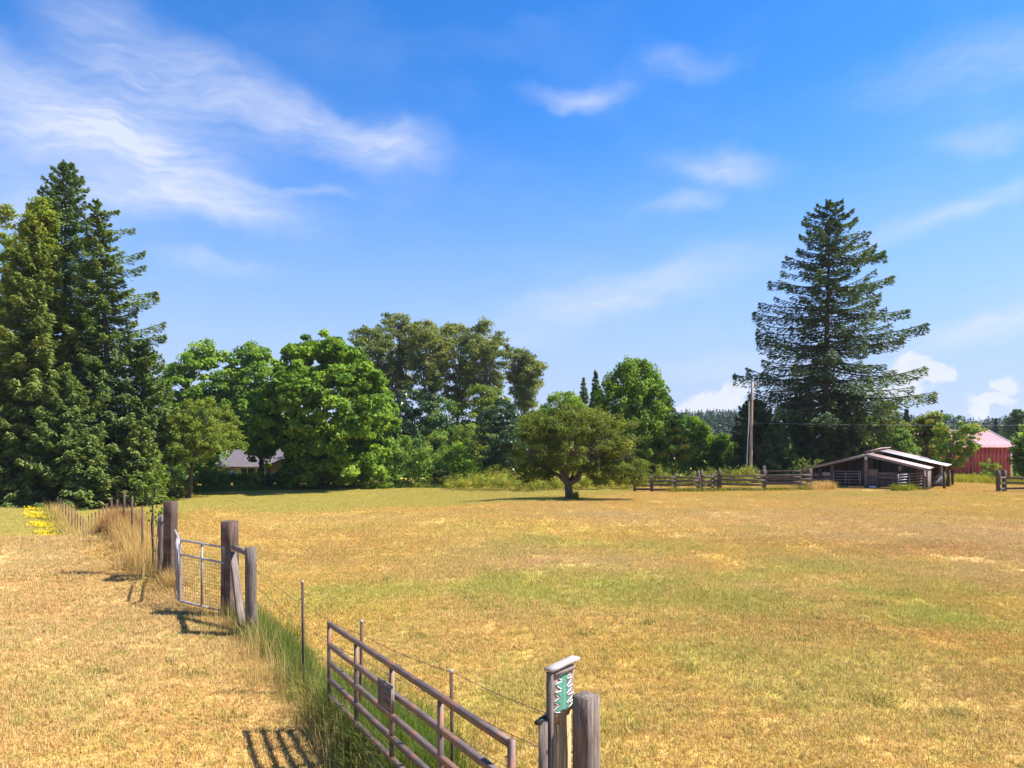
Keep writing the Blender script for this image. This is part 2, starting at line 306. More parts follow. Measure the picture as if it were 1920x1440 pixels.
MAT['tie_wood'] = rough_mat('tie_wood', (.030, .018, .012), (.115, .070, .050), (40, 40, 2.6), .85, .9, c3=(.13, .085, .062), spots=.15)
MAT['grey_wood'] = rough_mat('grey_wood', (.075, .056, .047), (.25, .195, .165), (48, 48, 2.5), .9, .9)
MAT['rail_wood'] = rough_mat('rail_wood', (0.048, 0.034, 0.027), (0.152, 0.112, 0.092), (22, 22, 2), .92, .6)
MAT['red_rail_wood'] = rough_mat('red_rail_wood', (.13, .05, .04), (.24, .10, .08), (22, 22, 2), .92, .6)
MAT['dark_wood'] = rough_mat('dark_wood', (.03, .021, .016), (.085, .058, .043), (16, 16, 2), .92, .5)
MAT['gate_paint'] = rough_mat('gate_paint', (0.064, 0.044, 0.038), (0.128, 0.094, 0.084), (18, 18, 5), .55, .2, c3=(.20, .09, .05), spots=.1)
MAT['galv'] = rough_mat('galv', (.24, .22, .22), (.42, .39, .39), (14, 14, 5), .45, .15, .4)
MAT['rust'] = rough_mat('rust', (.045, .026, .018), (.12, .07, .045), (30, 30, 6), .9, .5)
MAT['wire'] = plain_mat('wire', (.13, .10, .085), .6, .5)
MAT['mesh_wire'] = plain_mat('mesh_wire', (.26, .21, .18), .5, .5)
MAT['white_tip'] = plain_mat('white_tip', (.30, .26, .22), .6)
MAT['white'] = plain_mat('white', (.74, .73, .72), .5)
MAT['pole_wood'] = rough_mat('pole_wood', (.30, .20, .13), (.52, .38, .27), (18, 18, 1.2), .85, .4)
MAT['conduit'] = plain_mat('conduit', (.45, .47, .48), .4, .3)
MAT['ceramic'] = plain_mat('ceramic', (.28, .25, .23), .3)
MAT['roof_pink'] = rough_mat('roof_pink', (.40, .25, .22), (.66, .48, .43), (5, 5, .8), .45, .1)
MAT['roof_pale'] = rough_mat('roof_pale', (.42, .38, .38), (.68, .62, .62), (5, 5, .8), .35, .1)
MAT['fascia'] = rough_mat('fascia', (.16, .12, .105), (.34, .27, .25), (20, 20, 2), .85, .3)
MAT['barn_roof'] = rough_mat('barn_roof', (.44, .20, .20), (.52, .25, .245), (2, 2, .6), .35, .05)
MAT['barn_wall'] = rough_mat('barn_wall', (.30, .028, .034), (.40, .045, .048), (3, 3, .6), .55, .1)
MAT['barn_trim'] = plain_mat('barn_trim', (.70, .64, .62), .5)
MAT['barn_ridge'] = plain_mat('barn_ridge', (.49, .228, .226), .45)
MAT['house_roof'] = rough_mat('house_roof', (.075, .062, .072), (.13, .108, .122), (3, 3, 3), .9, .3)
MAT['house_wall'] = rough_mat('house_wall', (.30, .31, .34), (.38, .39, .42), (2, 2, 6), .8, .1)
MAT['house_tan'] = rough_mat('house_tan', (.19, .165, .14), (.26, .23, .20), (2, 2, 6), .8, .1)
MAT['glass'] = plain_mat('glass', (.02, .025, .03), .08)
MAT['brown_trim'] = plain_mat('brown_trim', (.12, .07, .05), .7)
MAT['sign_face'] = rough_mat('sign_face', (.10, .082, .072), (.19, .155, .135), (20, 20, 20), .7, .5)
MAT['sign_mark'] = plain_mat('sign_mark', (.045, .036, .034), .7)
MAT['sign_rim'] = plain_mat('sign_rim', (.20, .16, .15), .6)
MAT['green_paint'] = rough_mat('green_paint', (.05, .24, .17), (.13, .38, .27), (30, 30, 4), .7, .3)
MAT['white_paint'] = plain_mat('white_paint', (.78, .78, .76), .6)
MAT['sign_wood'] = rough_mat('sign_wood', (0.165, 0.124, 0.109), (0.315, 0.251, 0.225), (50, 50, 3), .9, .6)
MAT['tan_wood'] = rough_mat('tan_wood', (.36, .25, .12), (.52, .38, .2), (50, 50, 3), .9, .5)
MAT['cap_wood'] = rough_mat('cap_wood', (0.315, 0.270, 0.247), (0.495, 0.435, 0.405), (50, 50, 3), .9, .6)
MAT['black_iron'] = plain_mat('black_iron', (.03, .027, .027), .5, .4)

# ------------------------------------------------------------------ helpers: meshes and objects
def mesh_np(name, verts, quads=None, tris=None, mat=None, face_attrs=None, smooth=False):
    me = bpy.data.meshes.new(name); verts = np.asarray(verts, np.float32)
    nq = 0 if quads is None else len(quads); ntr = 0 if tris is None else len(tris)
    me.vertices.add(len(verts)); me.vertices.foreach_set('co', verts.ravel())
    li = np.concatenate([np.asarray(a, np.int32).ravel() for a in (quads, tris) if a is not None and len(a)])
    tot = np.concatenate([np.full(nq, 4, np.int32), np.full(ntr, 3, np.int32)])
    st = np.concatenate([[0], np.cumsum(tot)[:-1]]).astype(np.int32)
    me.loops.add(len(li)); me.loops.foreach_set('vertex_index', li)
    me.polygons.add(len(tot)); me.polygons.foreach_set('loop_start', st); me.polygons.foreach_set('loop_total', tot)
    if smooth: me.polygons.foreach_set('use_smooth', np.ones(len(tot), bool))
    me.update(calc_edges=True)
    for k, v in (face_attrs or {}).items():
        a = me.attributes.new(k, 'FLOAT', 'FACE'); a.data.foreach_set('value', np.asarray(v, np.float32))
    if mat: me.materials.append(MAT[mat] if isinstance(mat, str) else mat)
    return me
def link(name, data, parent=None, loc=None):
    o = bpy.data.objects.new(name, data); col.objects.link(o)
    if parent: o.parent = parent
    if loc is not None: o.location = loc
    return o
def tag(o, label=None, cat=None, group=None, kind=None):
    for k, v in (('label', label), ('category', cat), ('group', group), ('kind', kind)):
        if v: o[k] = v
    return o
def thing(name, base, label, cat, group=None):
    return tag(link(name, None, None, Vector(base)), label, cat, group)
def wbase(o):
    v = Vector((0, 0, 0))
    while o: v += o.location; o = o.parent
    return v
def wmat(o):
    m = Matrix.Identity(4)
    while o: m = o.matrix_basis @ m; o = o.parent
    return m
def beam(name, parent, mat, p0, p1, w, h=None, up=(0, 0, 1), round_=0, jitter=0, taper=1, seg=1):
    """a board / post / pipe as its own object, length along its local z; round_ = number of sides for a round one"""
    h = h or w; p0 = Vector(p0); p1 = Vector(p1); ax = p1-p0; L = ax.length; z = ax.normalized(); up = Vector(up)
    if abs(z.dot(up)) > .98: up = Vector((0, 1, 0)) if abs(z.y) < .9 else Vector((1, 0, 0))
    x = up.cross(z).normalized(); y = z.cross(x)
    rng = random.Random(int(abs(p0.x*131+p0.y*77+p1.z*59)*1000)); V = []; Q = []; T = []
    if round_:
        n = round_; ring = [(math.cos(2*math.pi*i/n)*w/2, math.sin(2*math.pi*i/n)*h/2) for i in range(n)]
    else:
        b = min(w, h)*.07; ring = [(w/2-b, -h/2), (w/2, -h/2+b), (w/2, h/2-b), (w/2-b, h/2), (-w/2+b, h/2), (-w/2, h/2-b), (-w/2, -h/2+b), (-w/2+b, -h/2)]; n = 8
    for s in range(seg+1):
        t = s/seg; k = 1+(taper-1)*t; jx, jy = (rng.uniform(-jitter, jitter), rng.uniform(-jitter, jitter)) if 0 < s < seg else (0, 0)
        for (a, c) in ring:
            kk = k*(1+(rng.uniform(-1, 1)*jitter*2.0))
            V.append((a*kk+jx, c*kk+jy, t*L+(rng.uniform(-1, 1)*jitter*.25*w*4 if s == seg else 0)))
    for s in range(seg):
        for i in range(n): j = (i+1) % n; Q.append((s*n+i, s*n+j, (s+1)*n+j, (s+1)*n+i))
    c0 = len(V); V.append((0, 0, 0)); V.append((0, 0, L-(jitter*.3 if jitter else 0)))
    for i in range(n): j = (i+1) % n; T.append((c0, j, i)); T.append((c0+1, seg*n+i, seg*n+j))
    me = mesh_np(name, V, Q, T, mat, smooth=False)
    if round_ or True:
        for p in me.polygons:
            if len(p.vertices) == 4 and round_: p.use_smooth = True
    o = link(name, me, parent); R = Matrix((x, y, z)).transposed().to_4x4()
    o.matrix_basis = wmat(parent).inverted() @ Matrix.Translation(p0) @ R
    return o
def tubes_np(paths, sides=6):
    """list of (points, radii) -> verts, quads"""
    V = []; Q = []; base = 0
    for pts, rad in paths:
        pts = np.asarray(pts, float); n = len(pts); d = np.gradient(pts, axis=0); d /= np.linalg.norm(d, axis=1)[:, None]+1e-9
        ref = np.where(np.abs(d[:, 2:3]) > .9, np.array([[1., 0, 0]]), np.array([[0, 0, 1.]]))
        a = np.cross(d, ref); a /= np.linalg.norm(a, axis=1)[:, None]+1e-9; b = np.cross(d, a)
        th = np.arange(sides)*2*math.pi/sides; rad = np.broadcast_to(np.asarray(rad, float), (n,))
        ring = pts[:, None]+rad[:, None, None]*(np.cos(th)[None, :, None]*a[:, None]+np.sin(th)[None, :, None]*b[:, None])
        V.append(ring.reshape(-1, 3)); i = np.arange(n-1)[:, None]*sides; k = np.arange(sides)[None]; k2 = (k+1) % sides
        Q.append((np.stack([i+k, i+k2, i+sides+k2, i+sides+k], -1)+base).reshape(-1, 4)); base += n*sides
    return np.concatenate(V), np.concatenate(Q)
def tube_obj(name, parent, mat, paths, sides=6):
    b = np.array(wbase(parent)) if parent else np.zeros(3); v, q = tubes_np(paths, sides)
    return link(name, mesh_np(name, v-b, q, None, mat, smooth=True), parent)
def norm(a): return a/(np.linalg.norm(a, axis=-1, keepdims=True)+1e-9)
def cards(c, d, n, l, w, fold=.0):
    """pointed leaf cards: centre, direction, normal, length, width"""
    d = norm(d); s = norm(np.cross(d, n)); n = np.cross(s, d); l = np.asarray(l)[:, None]; w = np.asarray(w)[:, None]
    b = c-d*l*.5; t = c+d*l*.5; m = c-d*l*.08+n*w*fold
    V = np.stack([b, m+s*w*.5, t, m-s*w*.5], 1).reshape(-1, 3); Q = np.arange(len(c)*4).reshape(-1, 4); return V, Q
class Leaves:
    def __init__(s): s.V = []; s.Q = []; s.T = []; s.n = 0
    def add(s, c, d, n, l, w, tint, fold=.12):
        V, Q = cards(c, d, n, l, w, fold); s.V.append(V); s.Q.append(Q+s.n); s.n += len(V); s.T.append(np.clip(tint, 0, 1))
    def obj(s, name, parent, mat):
        b = np.array(wbase(parent)) if parent else np.zeros(3)
        return link(name, mesh_np(name, np.concatenate(s.V)-b, np.concatenate(s.Q), None, mat, {'tint': np.concatenate(s.T)}), parent)

# ------------------------------------------------------------------ ground sheet
def build_ground():
    nr, na = 190, 440
    r = np.concatenate([[0], np.geomspace(.6, 1600, nr-1)]); a = np.linspace(-math.pi, math.pi, na, endpoint=False)
    a = a - .72*np.sin(a)*.9                                    # finer towards the view direction
    X = r[:, None]*np.sin(a)[None]; Y = r[:, None]*np.cos(a)[None]
    z = zg(X, Y); V = np.stack([X, Y, z], -1).reshape(-1, 3)
    i = np.arange(nr-1)[:, None]*na; k = np.arange(na)[None]; k2 = (k+1) % na
    Q = np.stack([i+k, i+na+k, i+na+k2, i+k2], -1).reshape(-1, 4)[na:]
    T = np.stack([np.zeros(na, int), na+np.arange(na), na+(np.arange(na)+1) % na], -1)
    me = mesh_np('ground', V, Q, T, None, smooth=True); me.materials.append(sward_material('sward_ground', 'GEOMETRY'))
    g, rd, p = masks(V[:, 0], V[:, 1])
    for k_, v in (('green', g), ('red', rd), ('pale', p)):
        at = me.attributes.new(k_, 'FLOAT', 'POINT'); at.data.foreach_set('value', v.astype(np.float32))
    tag(link('ground', me), kind='structure')
build_ground()

# ------------------------------------------------------------------ mown grass: patches of blades scattered over the field
def blade_mesh(name, n, seed, size, hmin, hmax, wid, lean):
    r = np.random.default_rng(seed); x = r.uniform(-.5, .5, n)*size; y = r.uniform(-.5, .5, n)*size
    cx = r.uniform(-.5, .5, (n//14, 2))*size; k = r.integers(0, len(cx), n); tuft = r.random(n) < .55
    x = np.where(tuft, cx[k, 0]+r.normal(0, .03, n), x); y = np.where(tuft, cx[k, 1]+r.normal(0, .03, n), y)
    h = r.uniform(hmin, hmax, n)*np.where(tuft, 1.35, .85); ph = r.uniform(0, 2*math.pi, n); ln = np.abs(r.normal(0, lean, n))+.15
    flat = r.random(n) < .30; ln = np.where(flat, r.uniform(1.8, 4, n), ln); 
    dx, dy = np.cos(ph), np.sin(ph); w = wid*r.uniform(.6, 1.3, n); sx, sy = -dy*w/2, dx*w/2
    s = 1/np.sqrt(1+ln**2); up = h*s; out = h*ln*s; z0 = np.where(flat, r.uniform(0, .02, n), -.01)
    b1 = np.stack([x+sx, y+sy, z0], -1); b2 = np.stack([x-sx, y-sy, z0], -1)
    m1 = np.stack([x+dx*out*.35+sx*.8, y+dy*out*.35+sy*.8, z0+up*.62], -1); m2 = np.stack([x+dx*out*.35-sx*.8, y+dy*out*.35-sy*.8, z0+up*.62], -1)
    t = np.stack([x+dx*out, y+dy*out, z0+up], -1)
    V = np.stack([b1, b2, m2, m1, t], 1).reshape(-1, 3); i = np.arange(n)[:, None]*5
    ti = r.random(n); hu = r.random(n)
    me = mesh_np(name, V, i+np.array([[0, 1, 2, 3]]), i+np.array([[3, 2, 4]]), None, {'tint': np.concatenate([ti, ti]), 'hue': np.concatenate([hu, hu])})
    return me
def scatter_gn(name, pts, rot, scale, idx, attrs, coll):
    me = bpy.data.meshes.new(name); me.vertices.add(len(pts)); me.vertices.foreach_set('co', pts.astype(np.float32).ravel())
    def A(k, t, v, f='value'):
        a = me.attributes.new(k, t, 'POINT'); a.data.foreach_set(f, v.ravel())
    A('rot', 'FLOAT_VECTOR', rot.astype(np.float32), 'vector'); A('size', 'FLOAT_VECTOR', scale.astype(np.float32), 'vector'); A('pick', 'INT', idx.astype(np.int32))
    for k, v in attrs.items(): A(k, 'FLOAT', v.astype(np.float32))
    o = link(name, me); ng = bpy.data.node_groups.new(name, 'GeometryNodeTree')
    ng.interface.new_socket('Geometry', in_out='INPUT', socket_type='NodeSocketGeometry'); ng.interface.new_socket('Geometry', in_out='OUTPUT', socket_type='NodeSocketGeometry')
    N = ng.nodes; L = ng.links; gi = N.new('NodeGroupInput'); go = N.new('NodeGroupOutput')
    ip = N.new('GeometryNodeInstanceOnPoints'); ci = N.new('GeometryNodeCollectionInfo'); ci.inputs[0].default_value = coll
    ci.inputs['Separate Children'].default_value = True; ci.inputs['Reset Children'].default_value = True
    def NA(k, t): n = N.new('GeometryNodeInputNamedAttribute'); n.data_type = t; n.inputs[0].default_value = k; return n.outputs[0]
    er = N.new('FunctionNodeEulerToRotation'); L.new(NA('rot', 'FLOAT_VECTOR'), er.inputs[0])
    L.new(gi.outputs[0], ip.inputs['Points']); L.new(ci.outputs[0], ip.inputs['Instance']); ip.inputs['Pick Instance'].default_value = True
    L.new(NA('pick', 'INT'), ip.inputs['Instance Index']); L.new(er.outputs[0], ip.inputs['Rotation']); L.new(NA('size', 'FLOAT_VECTOR'), ip.inputs['Scale'])
    L.new(ip.outputs[0], go.inputs[0])
    md = o.modifiers.new('scatter', 'NODES'); md.node_group = ng; return o
def build_grass():
    rng = np.random.default_rng(4); coll = bpy.data.collections.new('grass_patches'); mat = sward_material('sward_blades', 'INSTANCER')
    for k in range(6):
        me = blade_mesh('grass_patch', 1500, 100+k, 1.15, .03, .075, .0075, .9); me.materials.append(mat)
        coll.objects.link(bpy.data.objects.new('grass_patch_%d' % k, me))
    for k in range(4):
        me = blade_mesh('grass_patch', 2800, 200+k, 2.4, .035, .08, .011, .9); me.materials.append(mat)
        coll.objects.link(bpy.data.objects.new('grass_patch_far_%d' % k, me))
    P = []; I = []
    for y in np.arange(2.5, 28, .5):            # fine patches thin out into coarse ones with distance
        hw = .80*y+1.5
        for x in np.arange(-hw, hw, .5):
            if rng.random() < 1-(y-13)/15: P.append((x+rng.uniform(-.2, .2), y+rng.uniform(-.2, .2))); I.append(rng.integers(0, 6))
    for y in np.arange(12, 96, 1.1):
        hw = .78*y+2
        for x in np.arange(-hw, hw, 1.2):
            if rng.random() < (y-11)/12: P.append((x+rng.uniform(-.5, .5), y+rng.uniform(-.5, .5))); I.append(6+rng.integers(0, 4))
    P = np.array(P); x, y = P.T; z = zg(x, y); e = .4
    nx = -(zg(x+e, y)-zg(x-e, y))/(2*e); ny = -(zg(x, y+e)-zg(x, y-e))/(2*e)
    # tilt the patch onto the slope after a random spin: spin is a quarter turn so the tilt stays simple
    rot = np.stack([np.arctan(-ny), np.arctan(nx), np.zeros(len(x))], -1)
    g, r, p = masks(x, y); sc = np.ones((len(x), 3)); flip = rng.choice([-1, 1], (len(x), 2)); sc[:, 0] = flip[:, 0]; sc[:, 1] = flip[:, 1]
    sc[:, 2] = rng.uniform(.8, 1.25, len(x))*(1+.5*g)
    tag(scatter_gn('mown_grass', np.stack([x, y, z], -1), rot, sc, np.array(I), {'green': g, 'red': r, 'pale': p}, coll),
        'short dry mown grass covering the whole field', 'grass', kind='stuff')
build_grass()

# ------------------------------------------------------------------ trees
PROF = {
 'round': lambda t: np.sin(np.pi*np.clip(t*.86+.13, 0, 1))**.55,
 'dome': lambda t: np.clip(1-np.clip(t, 0, 1)**2.4, 0, 1)**.5*(.78+.22*np.clip(t*6, 0, 1)),
 'oval': lambda t: np.sin(np.pi*np.clip(t*.9+.08, 0, 1))**.8,
 'vase': lambda t: np.clip((.30+1.05*t)*np.clip((1-t)*3.2, 0, 1)**.5, 0, 1),
 'column': lambda t: np.clip(.75+.3*np.sin(t*3), 0, 1)*np.clip((1-t)*2.6, 0, 1)**.6,
 'cone': lambda t: (1-t)**.8*.95+.05,
 'mound': lambda t: np.sqrt(np.clip(1-t**2, 0, 1)),
}
def crown_points(rng, n, base, z0, z1, rx, ry, prof, shell=.5, bumps=30, amp=.26, skew=(0, 0), cr=.8, per=5, free=.6):
    """leaf cluster centres through a lumpy crown volume: part spread freely, part gathered into boughs; with outward vectors"""
    bd = norm(rng.normal(0, 1, (bumps, 3))); ba = rng.uniform(-.8, .8, bumps)*amp
    def sample(n):
        t = rng.random(n*5); pr = PROF[prof](t); keep = rng.random(n*5) < np.clip(pr, .15, 1); t = t[keep][:n]; n = len(t); pr = PROF[prof](t)
        ph = rng.uniform(0, 2*math.pi, n); f = 1-(rng.random(n)**1.7)*(1-shell*.35)*.85
        dv = norm(np.stack([np.cos(ph), np.sin(ph), (t-.5)*1.6], -1)); lump = 1+(np.exp(11*(dv @ bd.T-1))*ba[None]).sum(1); f = f*lump
        c = np.stack([base[0]+rx*pr*f*np.cos(ph)+skew[0]*t, base[1]+ry*pr*f*np.sin(ph)+skew[1]*t, z0+(z1-z0)*(t+np.minimum(lump-1, 0)*.3*t)], -1)
        return c, norm(np.stack([np.cos(ph)/rx*pr, np.sin(ph)/ry*pr, (t-.45)*2.0/(z1-z0)*1.2], -1)+1e-6)
    c1, o1 = sample(max(2, int(n*free))); nb = max(4, int(n*(1-free))//per); c, out = sample(nb); nb = len(c)
    k = np.repeat(np.arange(nb), per); v = norm(rng.normal(0, 1, (len(k), 3))); br = cr*1.5*rng.uniform(.6, 1.2, nb)
    c2 = c[k]+v*(rng.random(len(k))**.5*br[k])[:, None]*np.array([1, 1, .62])+out[k]*.3*cr
    return np.concatenate([c1, c2]), np.concatenate([o1, norm(out[k]*.8+v*.7)])
def fill_clusters(lv, rng, c, out, lpc, cr, ls, droop=.25, upb=.55, tint=.5, tvar=.22, flat=.6, lw=.62):
    lpc = int(lpc*.64); ls *= 1.2; n = len(c); k = np.repeat(np.arange(n), lpc); m = len(k)
    off = norm(rng.normal(0, 1, (m, 3)))*(rng.random(m)**.42)[:, None]; off *= (cr*rng.uniform(.6, 1.2, n)[k])[:, None]; off[:, 2] *= flat
    p = c[k]+off; o = out[k]
    nn = norm(np.array([0, 0, 1.])*upb+o*.35+norm(off)*.5+rng.normal(0, .42, (m, 3)))
    d = norm(o*.5+rng.normal(0, .7, (m, 3))-np.array([0, 0, 1.])*droop)
    l = ls*rng.uniform(.65, 1.35, m)
    ct = np.clip(tint+rng.normal(0, tvar, n), 0, 1); lv.add(p, d, nn, l, l*lw*rng.uniform(.8, 1.2, m), ct[k]+rng.normal(0, .12, m))
def limbs(rng, base, zc, zt, targets, r0, lean=(0, 0), sub=True, zsplit=.15):
    """trunk plus limbs reaching for some of the leaf clusters"""
    base = np.array(base, float); H = zt-base[2]; n = 9; t = np.linspace(0, 1, n); wob = rng.normal(0, .012*H, (n, 2)); wob[0] = 0; wob[1] *= .3
    tr = np.stack([base[0]+lean[0]*t+wob[:, 0], base[1]+lean[1]*t+wob[:, 1], base[2]-.15+(H+.15)*t], -1)
    rad = r0*(1-.9*t)**.85; rad[0] *= 1.35; paths = [(tr, np.maximum(rad, .012))]
    for q in targets:
        hz = np.clip((q[2]-base[2])/H*rng.uniform(.45, .8), zsplit, .92); s = np.array([np.interp(hz, t, tr[:, i]) for i in range(3)]); r1 = np.interp(hz, t, rad)*rng.uniform(.35, .6)
        u = np.linspace(0, 1, 6)[:, None]; mid = (s+q)/2+np.array([0, 0, .12*np.linalg.norm(q-s)])+rng.normal(0, .05*np.linalg.norm(q-s), 3)
        pts = s*(1-u)**2+2*mid*u*(1-u)+q*u*u; paths.append((pts, np.maximum(r1*(1-u[:, 0]*.88), .008)))
    return paths
def broadleaf(label, px, d, top, half, bot, prof, mat, ncl, lpc, cr, ls, seed, r0=.3, name='broadleaf_tree', cat='tree', group=None, ryk=1., amp=.26,
              shell=.5, droop=.25, lean=(0, 0), skew=0, tint=.45, tvar=.22, nl=26, bark='bark', cx=None, tr_top=.8, flat=.6, upb=.75, lw=.62, extra=None, zsplit=.15, per=5, cull=None, free=.62):
    rng = np.random.default_rng(seed); b = pos(px, d); base = np.array(b); s = d/FOC
    z1 = CZ+(HOR-top)*s-cr*.25; z0 = max(CZ+(HOR-bot)*s, base[2]+cr*.35); rx = half*s-cr*.3
    cc = base.copy()
    if cx is not None: cc[0] = (cx-960)*s
    root = thing(name, b, label, cat, group)
    c, o = crown_points(rng, ncl, cc, z0, z1, rx, rx*ryk, prof, shell, amp=amp, skew=(skew*s, 0), cr=cr, per=per, free=free)
    for x0, x1, y0 in (cull or []):      # where the crown is lifted clear of the ground
        U = 960+FOC*c[:, 0]/c[:, 1]; VV = HOR-FOC*(c[:, 2]-CZ)/c[:, 1]; k_ = ~((U > x0) & (U < x1) & (VV > y0)); c, o = c[k_], o[k_]
    lv = Leaves(); fill_clusters(lv, rng, c, o, lpc, cr, ls, droop, upb, tint, tvar, flat, lw)
    if extra: extra(lv, rng, c, o)
    tg = c[rng.choice(len(c), min(nl, len(c)), replace=False)]
    tube_obj('trunk', root, bark, limbs(rng, base, z0, base[2]+(z1-base[2])*tr_top, tg, r0, lean or (cc[0]-base[0], 0), zsplit=zsplit), 7)
    lv.obj('crown', root, mat); return root
def conifer(label, px, d, top, half, seed, mat='fir', r0=.4, bare=.03, nb=230, cpb=150, droop=.16, tipup=.18, hang=.5, cl=.5, cw=.15, name='conifer_tree',
            shape=.85, tips=None, group=None, apex=None, tint=.4, widen=1., spread=.20, ryk=1., brk='bark', dead=0, lmin=.66):
    """fir: trunk, whorls of limbs, each limb a flat fan of hanging sprays"""
    rng = np.random.default_rng(seed); b = pos(px, d); base = np.array(b); s = d/FOC
    ax = ((apex or px)-px)*s; H = CZ+(HOR-top)*s-base[2]; R = half*s
    root = thing(name, b, label, 'tree', group); lv = Leaves(); paths = []
    tt = np.linspace(0, 1, 10); tr = np.stack([base[0]+ax*tt**1.3+rng.normal(0, .04, 10)*(tt > 0), base[1]+0*tt, base[2]-.2+(H+.2)*tt], -1); rad = r0*(1-.965*tt)
    paths.append((tr, rad))
    def axis(h): return np.array([np.interp(h, tt, tr[:, i]) for i in range(3)])
    br = []
    for i in range(nb):
        h = bare+(1-bare)*((i+rng.random())/nb)**.92; h = min(h, .992); ph = i*2.399+rng.normal(0, .3)
        L = R*((1-h)**shape*.96+.012)*rng.uniform(lmin, 1.05); br.append((h, ph, max(L, .2), None))
    for tx, ty in (tips or []):      # limbs whose tips are known
        q = np.array([(tx-960)*s, base[1]+rng.uniform(-.6, .6), CZ+(HOR-ty)*s]); a0 = np.interp(q[2], tr[:, 2], tr[:, 0]); L = abs(q[0]-a0); up = L*rng.uniform(.0, .18)
        br.append((np.clip((q[2]-up*1.2-base[2])/H, bare, .985), None, L, q))
    for h, ph, L, q in br:
        s0 = axis(h); u = np.linspace(0, 1, 6)
        if q is None:
            a = .55*(h-.35)+rng.normal(0, .07); k = droop*(1-h); tip = s0+np.array([math.cos(ph)*L, math.sin(ph)*L*ryk, L*(a-k+tipup)])
            mid = s0+np.array([math.cos(ph)*L*.55, math.sin(ph)*L*.55*ryk, L*.5*(a-k)-.06*L])
        else: tip = q; mid = (s0+q)/2+np.array([0, 0, -.10*L])
        pts = s0*((1-u)**2)[:, None]+2*mid*(u*(1-u))[:, None]+tip*(u*u)[:, None]
        paths.append((pts, np.maximum(.012+.018*L*(1-h*.5)*(1-u*.93)*.9, .008)))
        n = int(cpb*(L/R+.12)*(1.5 if q is not None else 1)*rng.uniform(.75, 1.2)); n = max(int(n*.66), 18)
        s_ = 1-rng.random(n)**1.35*.88; q_ = rng.uniform(-1, 1, n); wd = (spread*L*(1-s_)**.55*2.0+.16*widen*(1-.8*h))*(.55+.45*rng.random(n))
        P = np.stack([np.interp(s_, u, pts[:, i]) for i in range(3)], -1); od = norm(np.broadcast_to(tip-s0, (n, 3))*np.array([1, 1, .35])); sd = norm(np.cross(od, np.array([0, 0, 1.])))
        P = P+sd*(q_*wd)[:, None]; P[:, 2] -= (np.abs(q_)*wd*.35+rng.random(n)**1.6*hang*min(1, L/R+.35)*(.35+.65*s_))*(.6+.4*(1-h))
        P[:, 2] += rng.normal(0, .04, n)
        dd = norm(od*.75+sd*(q_*.9)[:, None]+rng.normal(0, .28, (n, 3))+np.array([0, 0, -.28]))
        nn = norm(np.array([0, 0, 1.])*.9+od*.25+rng.normal(0, .4, (n, 3))); l = 1.16*cl*rng.uniform(.55, 1.3, n)*(1-.45*h**3)
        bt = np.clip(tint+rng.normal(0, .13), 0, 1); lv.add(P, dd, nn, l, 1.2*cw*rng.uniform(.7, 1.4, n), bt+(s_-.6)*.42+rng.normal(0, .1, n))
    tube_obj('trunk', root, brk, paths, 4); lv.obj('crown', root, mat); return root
def bush(label, px, d, top, half, mat, seed, ncl=60, lpc=60, cr=.5, ls=.16, name='shrub', ryk=.8, group=None, tint=.45, amp=.3, prof='mound', cat='shrub', tvar=.22, droop=.2, bot=None, lw=.6, flat=.75):
    rng = np.random.default_rng(seed); b = pos(px, d); base = np.array(b); s = d/FOC; root = thing(name, b, label, cat, group)
    z1 = CZ+(HOR-top)*s-cr*.2; z0 = base[2]+.1 if bot is None else CZ+(HOR-bot)*s
    c, o = crown_points(rng, ncl, base, z0, z1, half*s-cr*.2, (half*s)*ryk, prof, .5, amp=amp, cr=cr, per=4); lv = Leaves()
    fill_clusters(lv, rng, c, o, lpc, cr, ls, droop, .5, tint, tvar, flat, lw)
    st = []
    for q in c[rng.choice(len(c), min(14, len(c)), replace=False)]:
        u = np.linspace(0, 1, 5)[:, None]; s0 = base+np.array([rng.normal(0, .15), rng.normal(0, .15), -.1]); m = (s0+q)/2+np.array([0, 0, .2]); st.append((s0*(1-u)**2+2*m*u*(1-u)+q*u*u, .035*(1-u[:, 0]*.8)))
    tube_obj('stem', root, 'bark', st, 5); lv.obj('foliage', root, mat); return root

# far wood on the skyline: reads as one mass
def far_wood():
    rng = np.random.default_rng(77); lv = Leaves(); V = []
    spots = []
    for a, r0, r1, n in ((-44, 330, 620, 0),):
        pass
    for i in range(2600):
        u = rng.uniform(960, 1460) if i < 1250 else (rng.uniform(1600, 2150) if i < 2300 else rng.uniform(-300, 1000)); r = rng.uniform(360, 640); spots.append((u, r, rng.uniform(17, 27)))
    for (u, r, h) in spots:
        az = math.atan((u-960)/FOC); x, y = r*math.sin(az), r*math.cos(az); topy = np.interp(u, [-200, 700, 1000, 1270, 1330, 1400, 1650, 1800, 1840, 1880, 1920, 2300], [790, 790, 772, 772, 768, 770, 775, 785, 790, 782, 772, 780])
        zt = CZ+(HOR-topy)/FOC*y*(.72+.28*(r-330)/300)+rng.normal(0, 1.2); n = 42; t = rng.random(n)**.9; ph = rng.uniform(0, 6.28, n); R = h*.2*(1-t)*rng.uniform(.6, 1.05, n)
        c = np.stack([x+R*np.cos(ph), y+R*np.sin(ph), zt-h*(1-t)], -1); o = np.stack([np.cos(ph), np.sin(ph), -.35+0*ph], -1)
        lv.add(c, o, norm(np.array([0, 0, 1.])+.6*o+rng.normal(0, .3, (n, 3))), 4.8*(1.15-t)+.8, 3.0*(1.2-t)+.5, .4+rng.normal(0, .15)+rng.normal(0, .1, n))
    tag(lv.obj('far_wood', None, 'far_wood'), 'hazy distant conifer wood along the skyline behind the pasture', 'forest', kind='stuff')
far_wood()
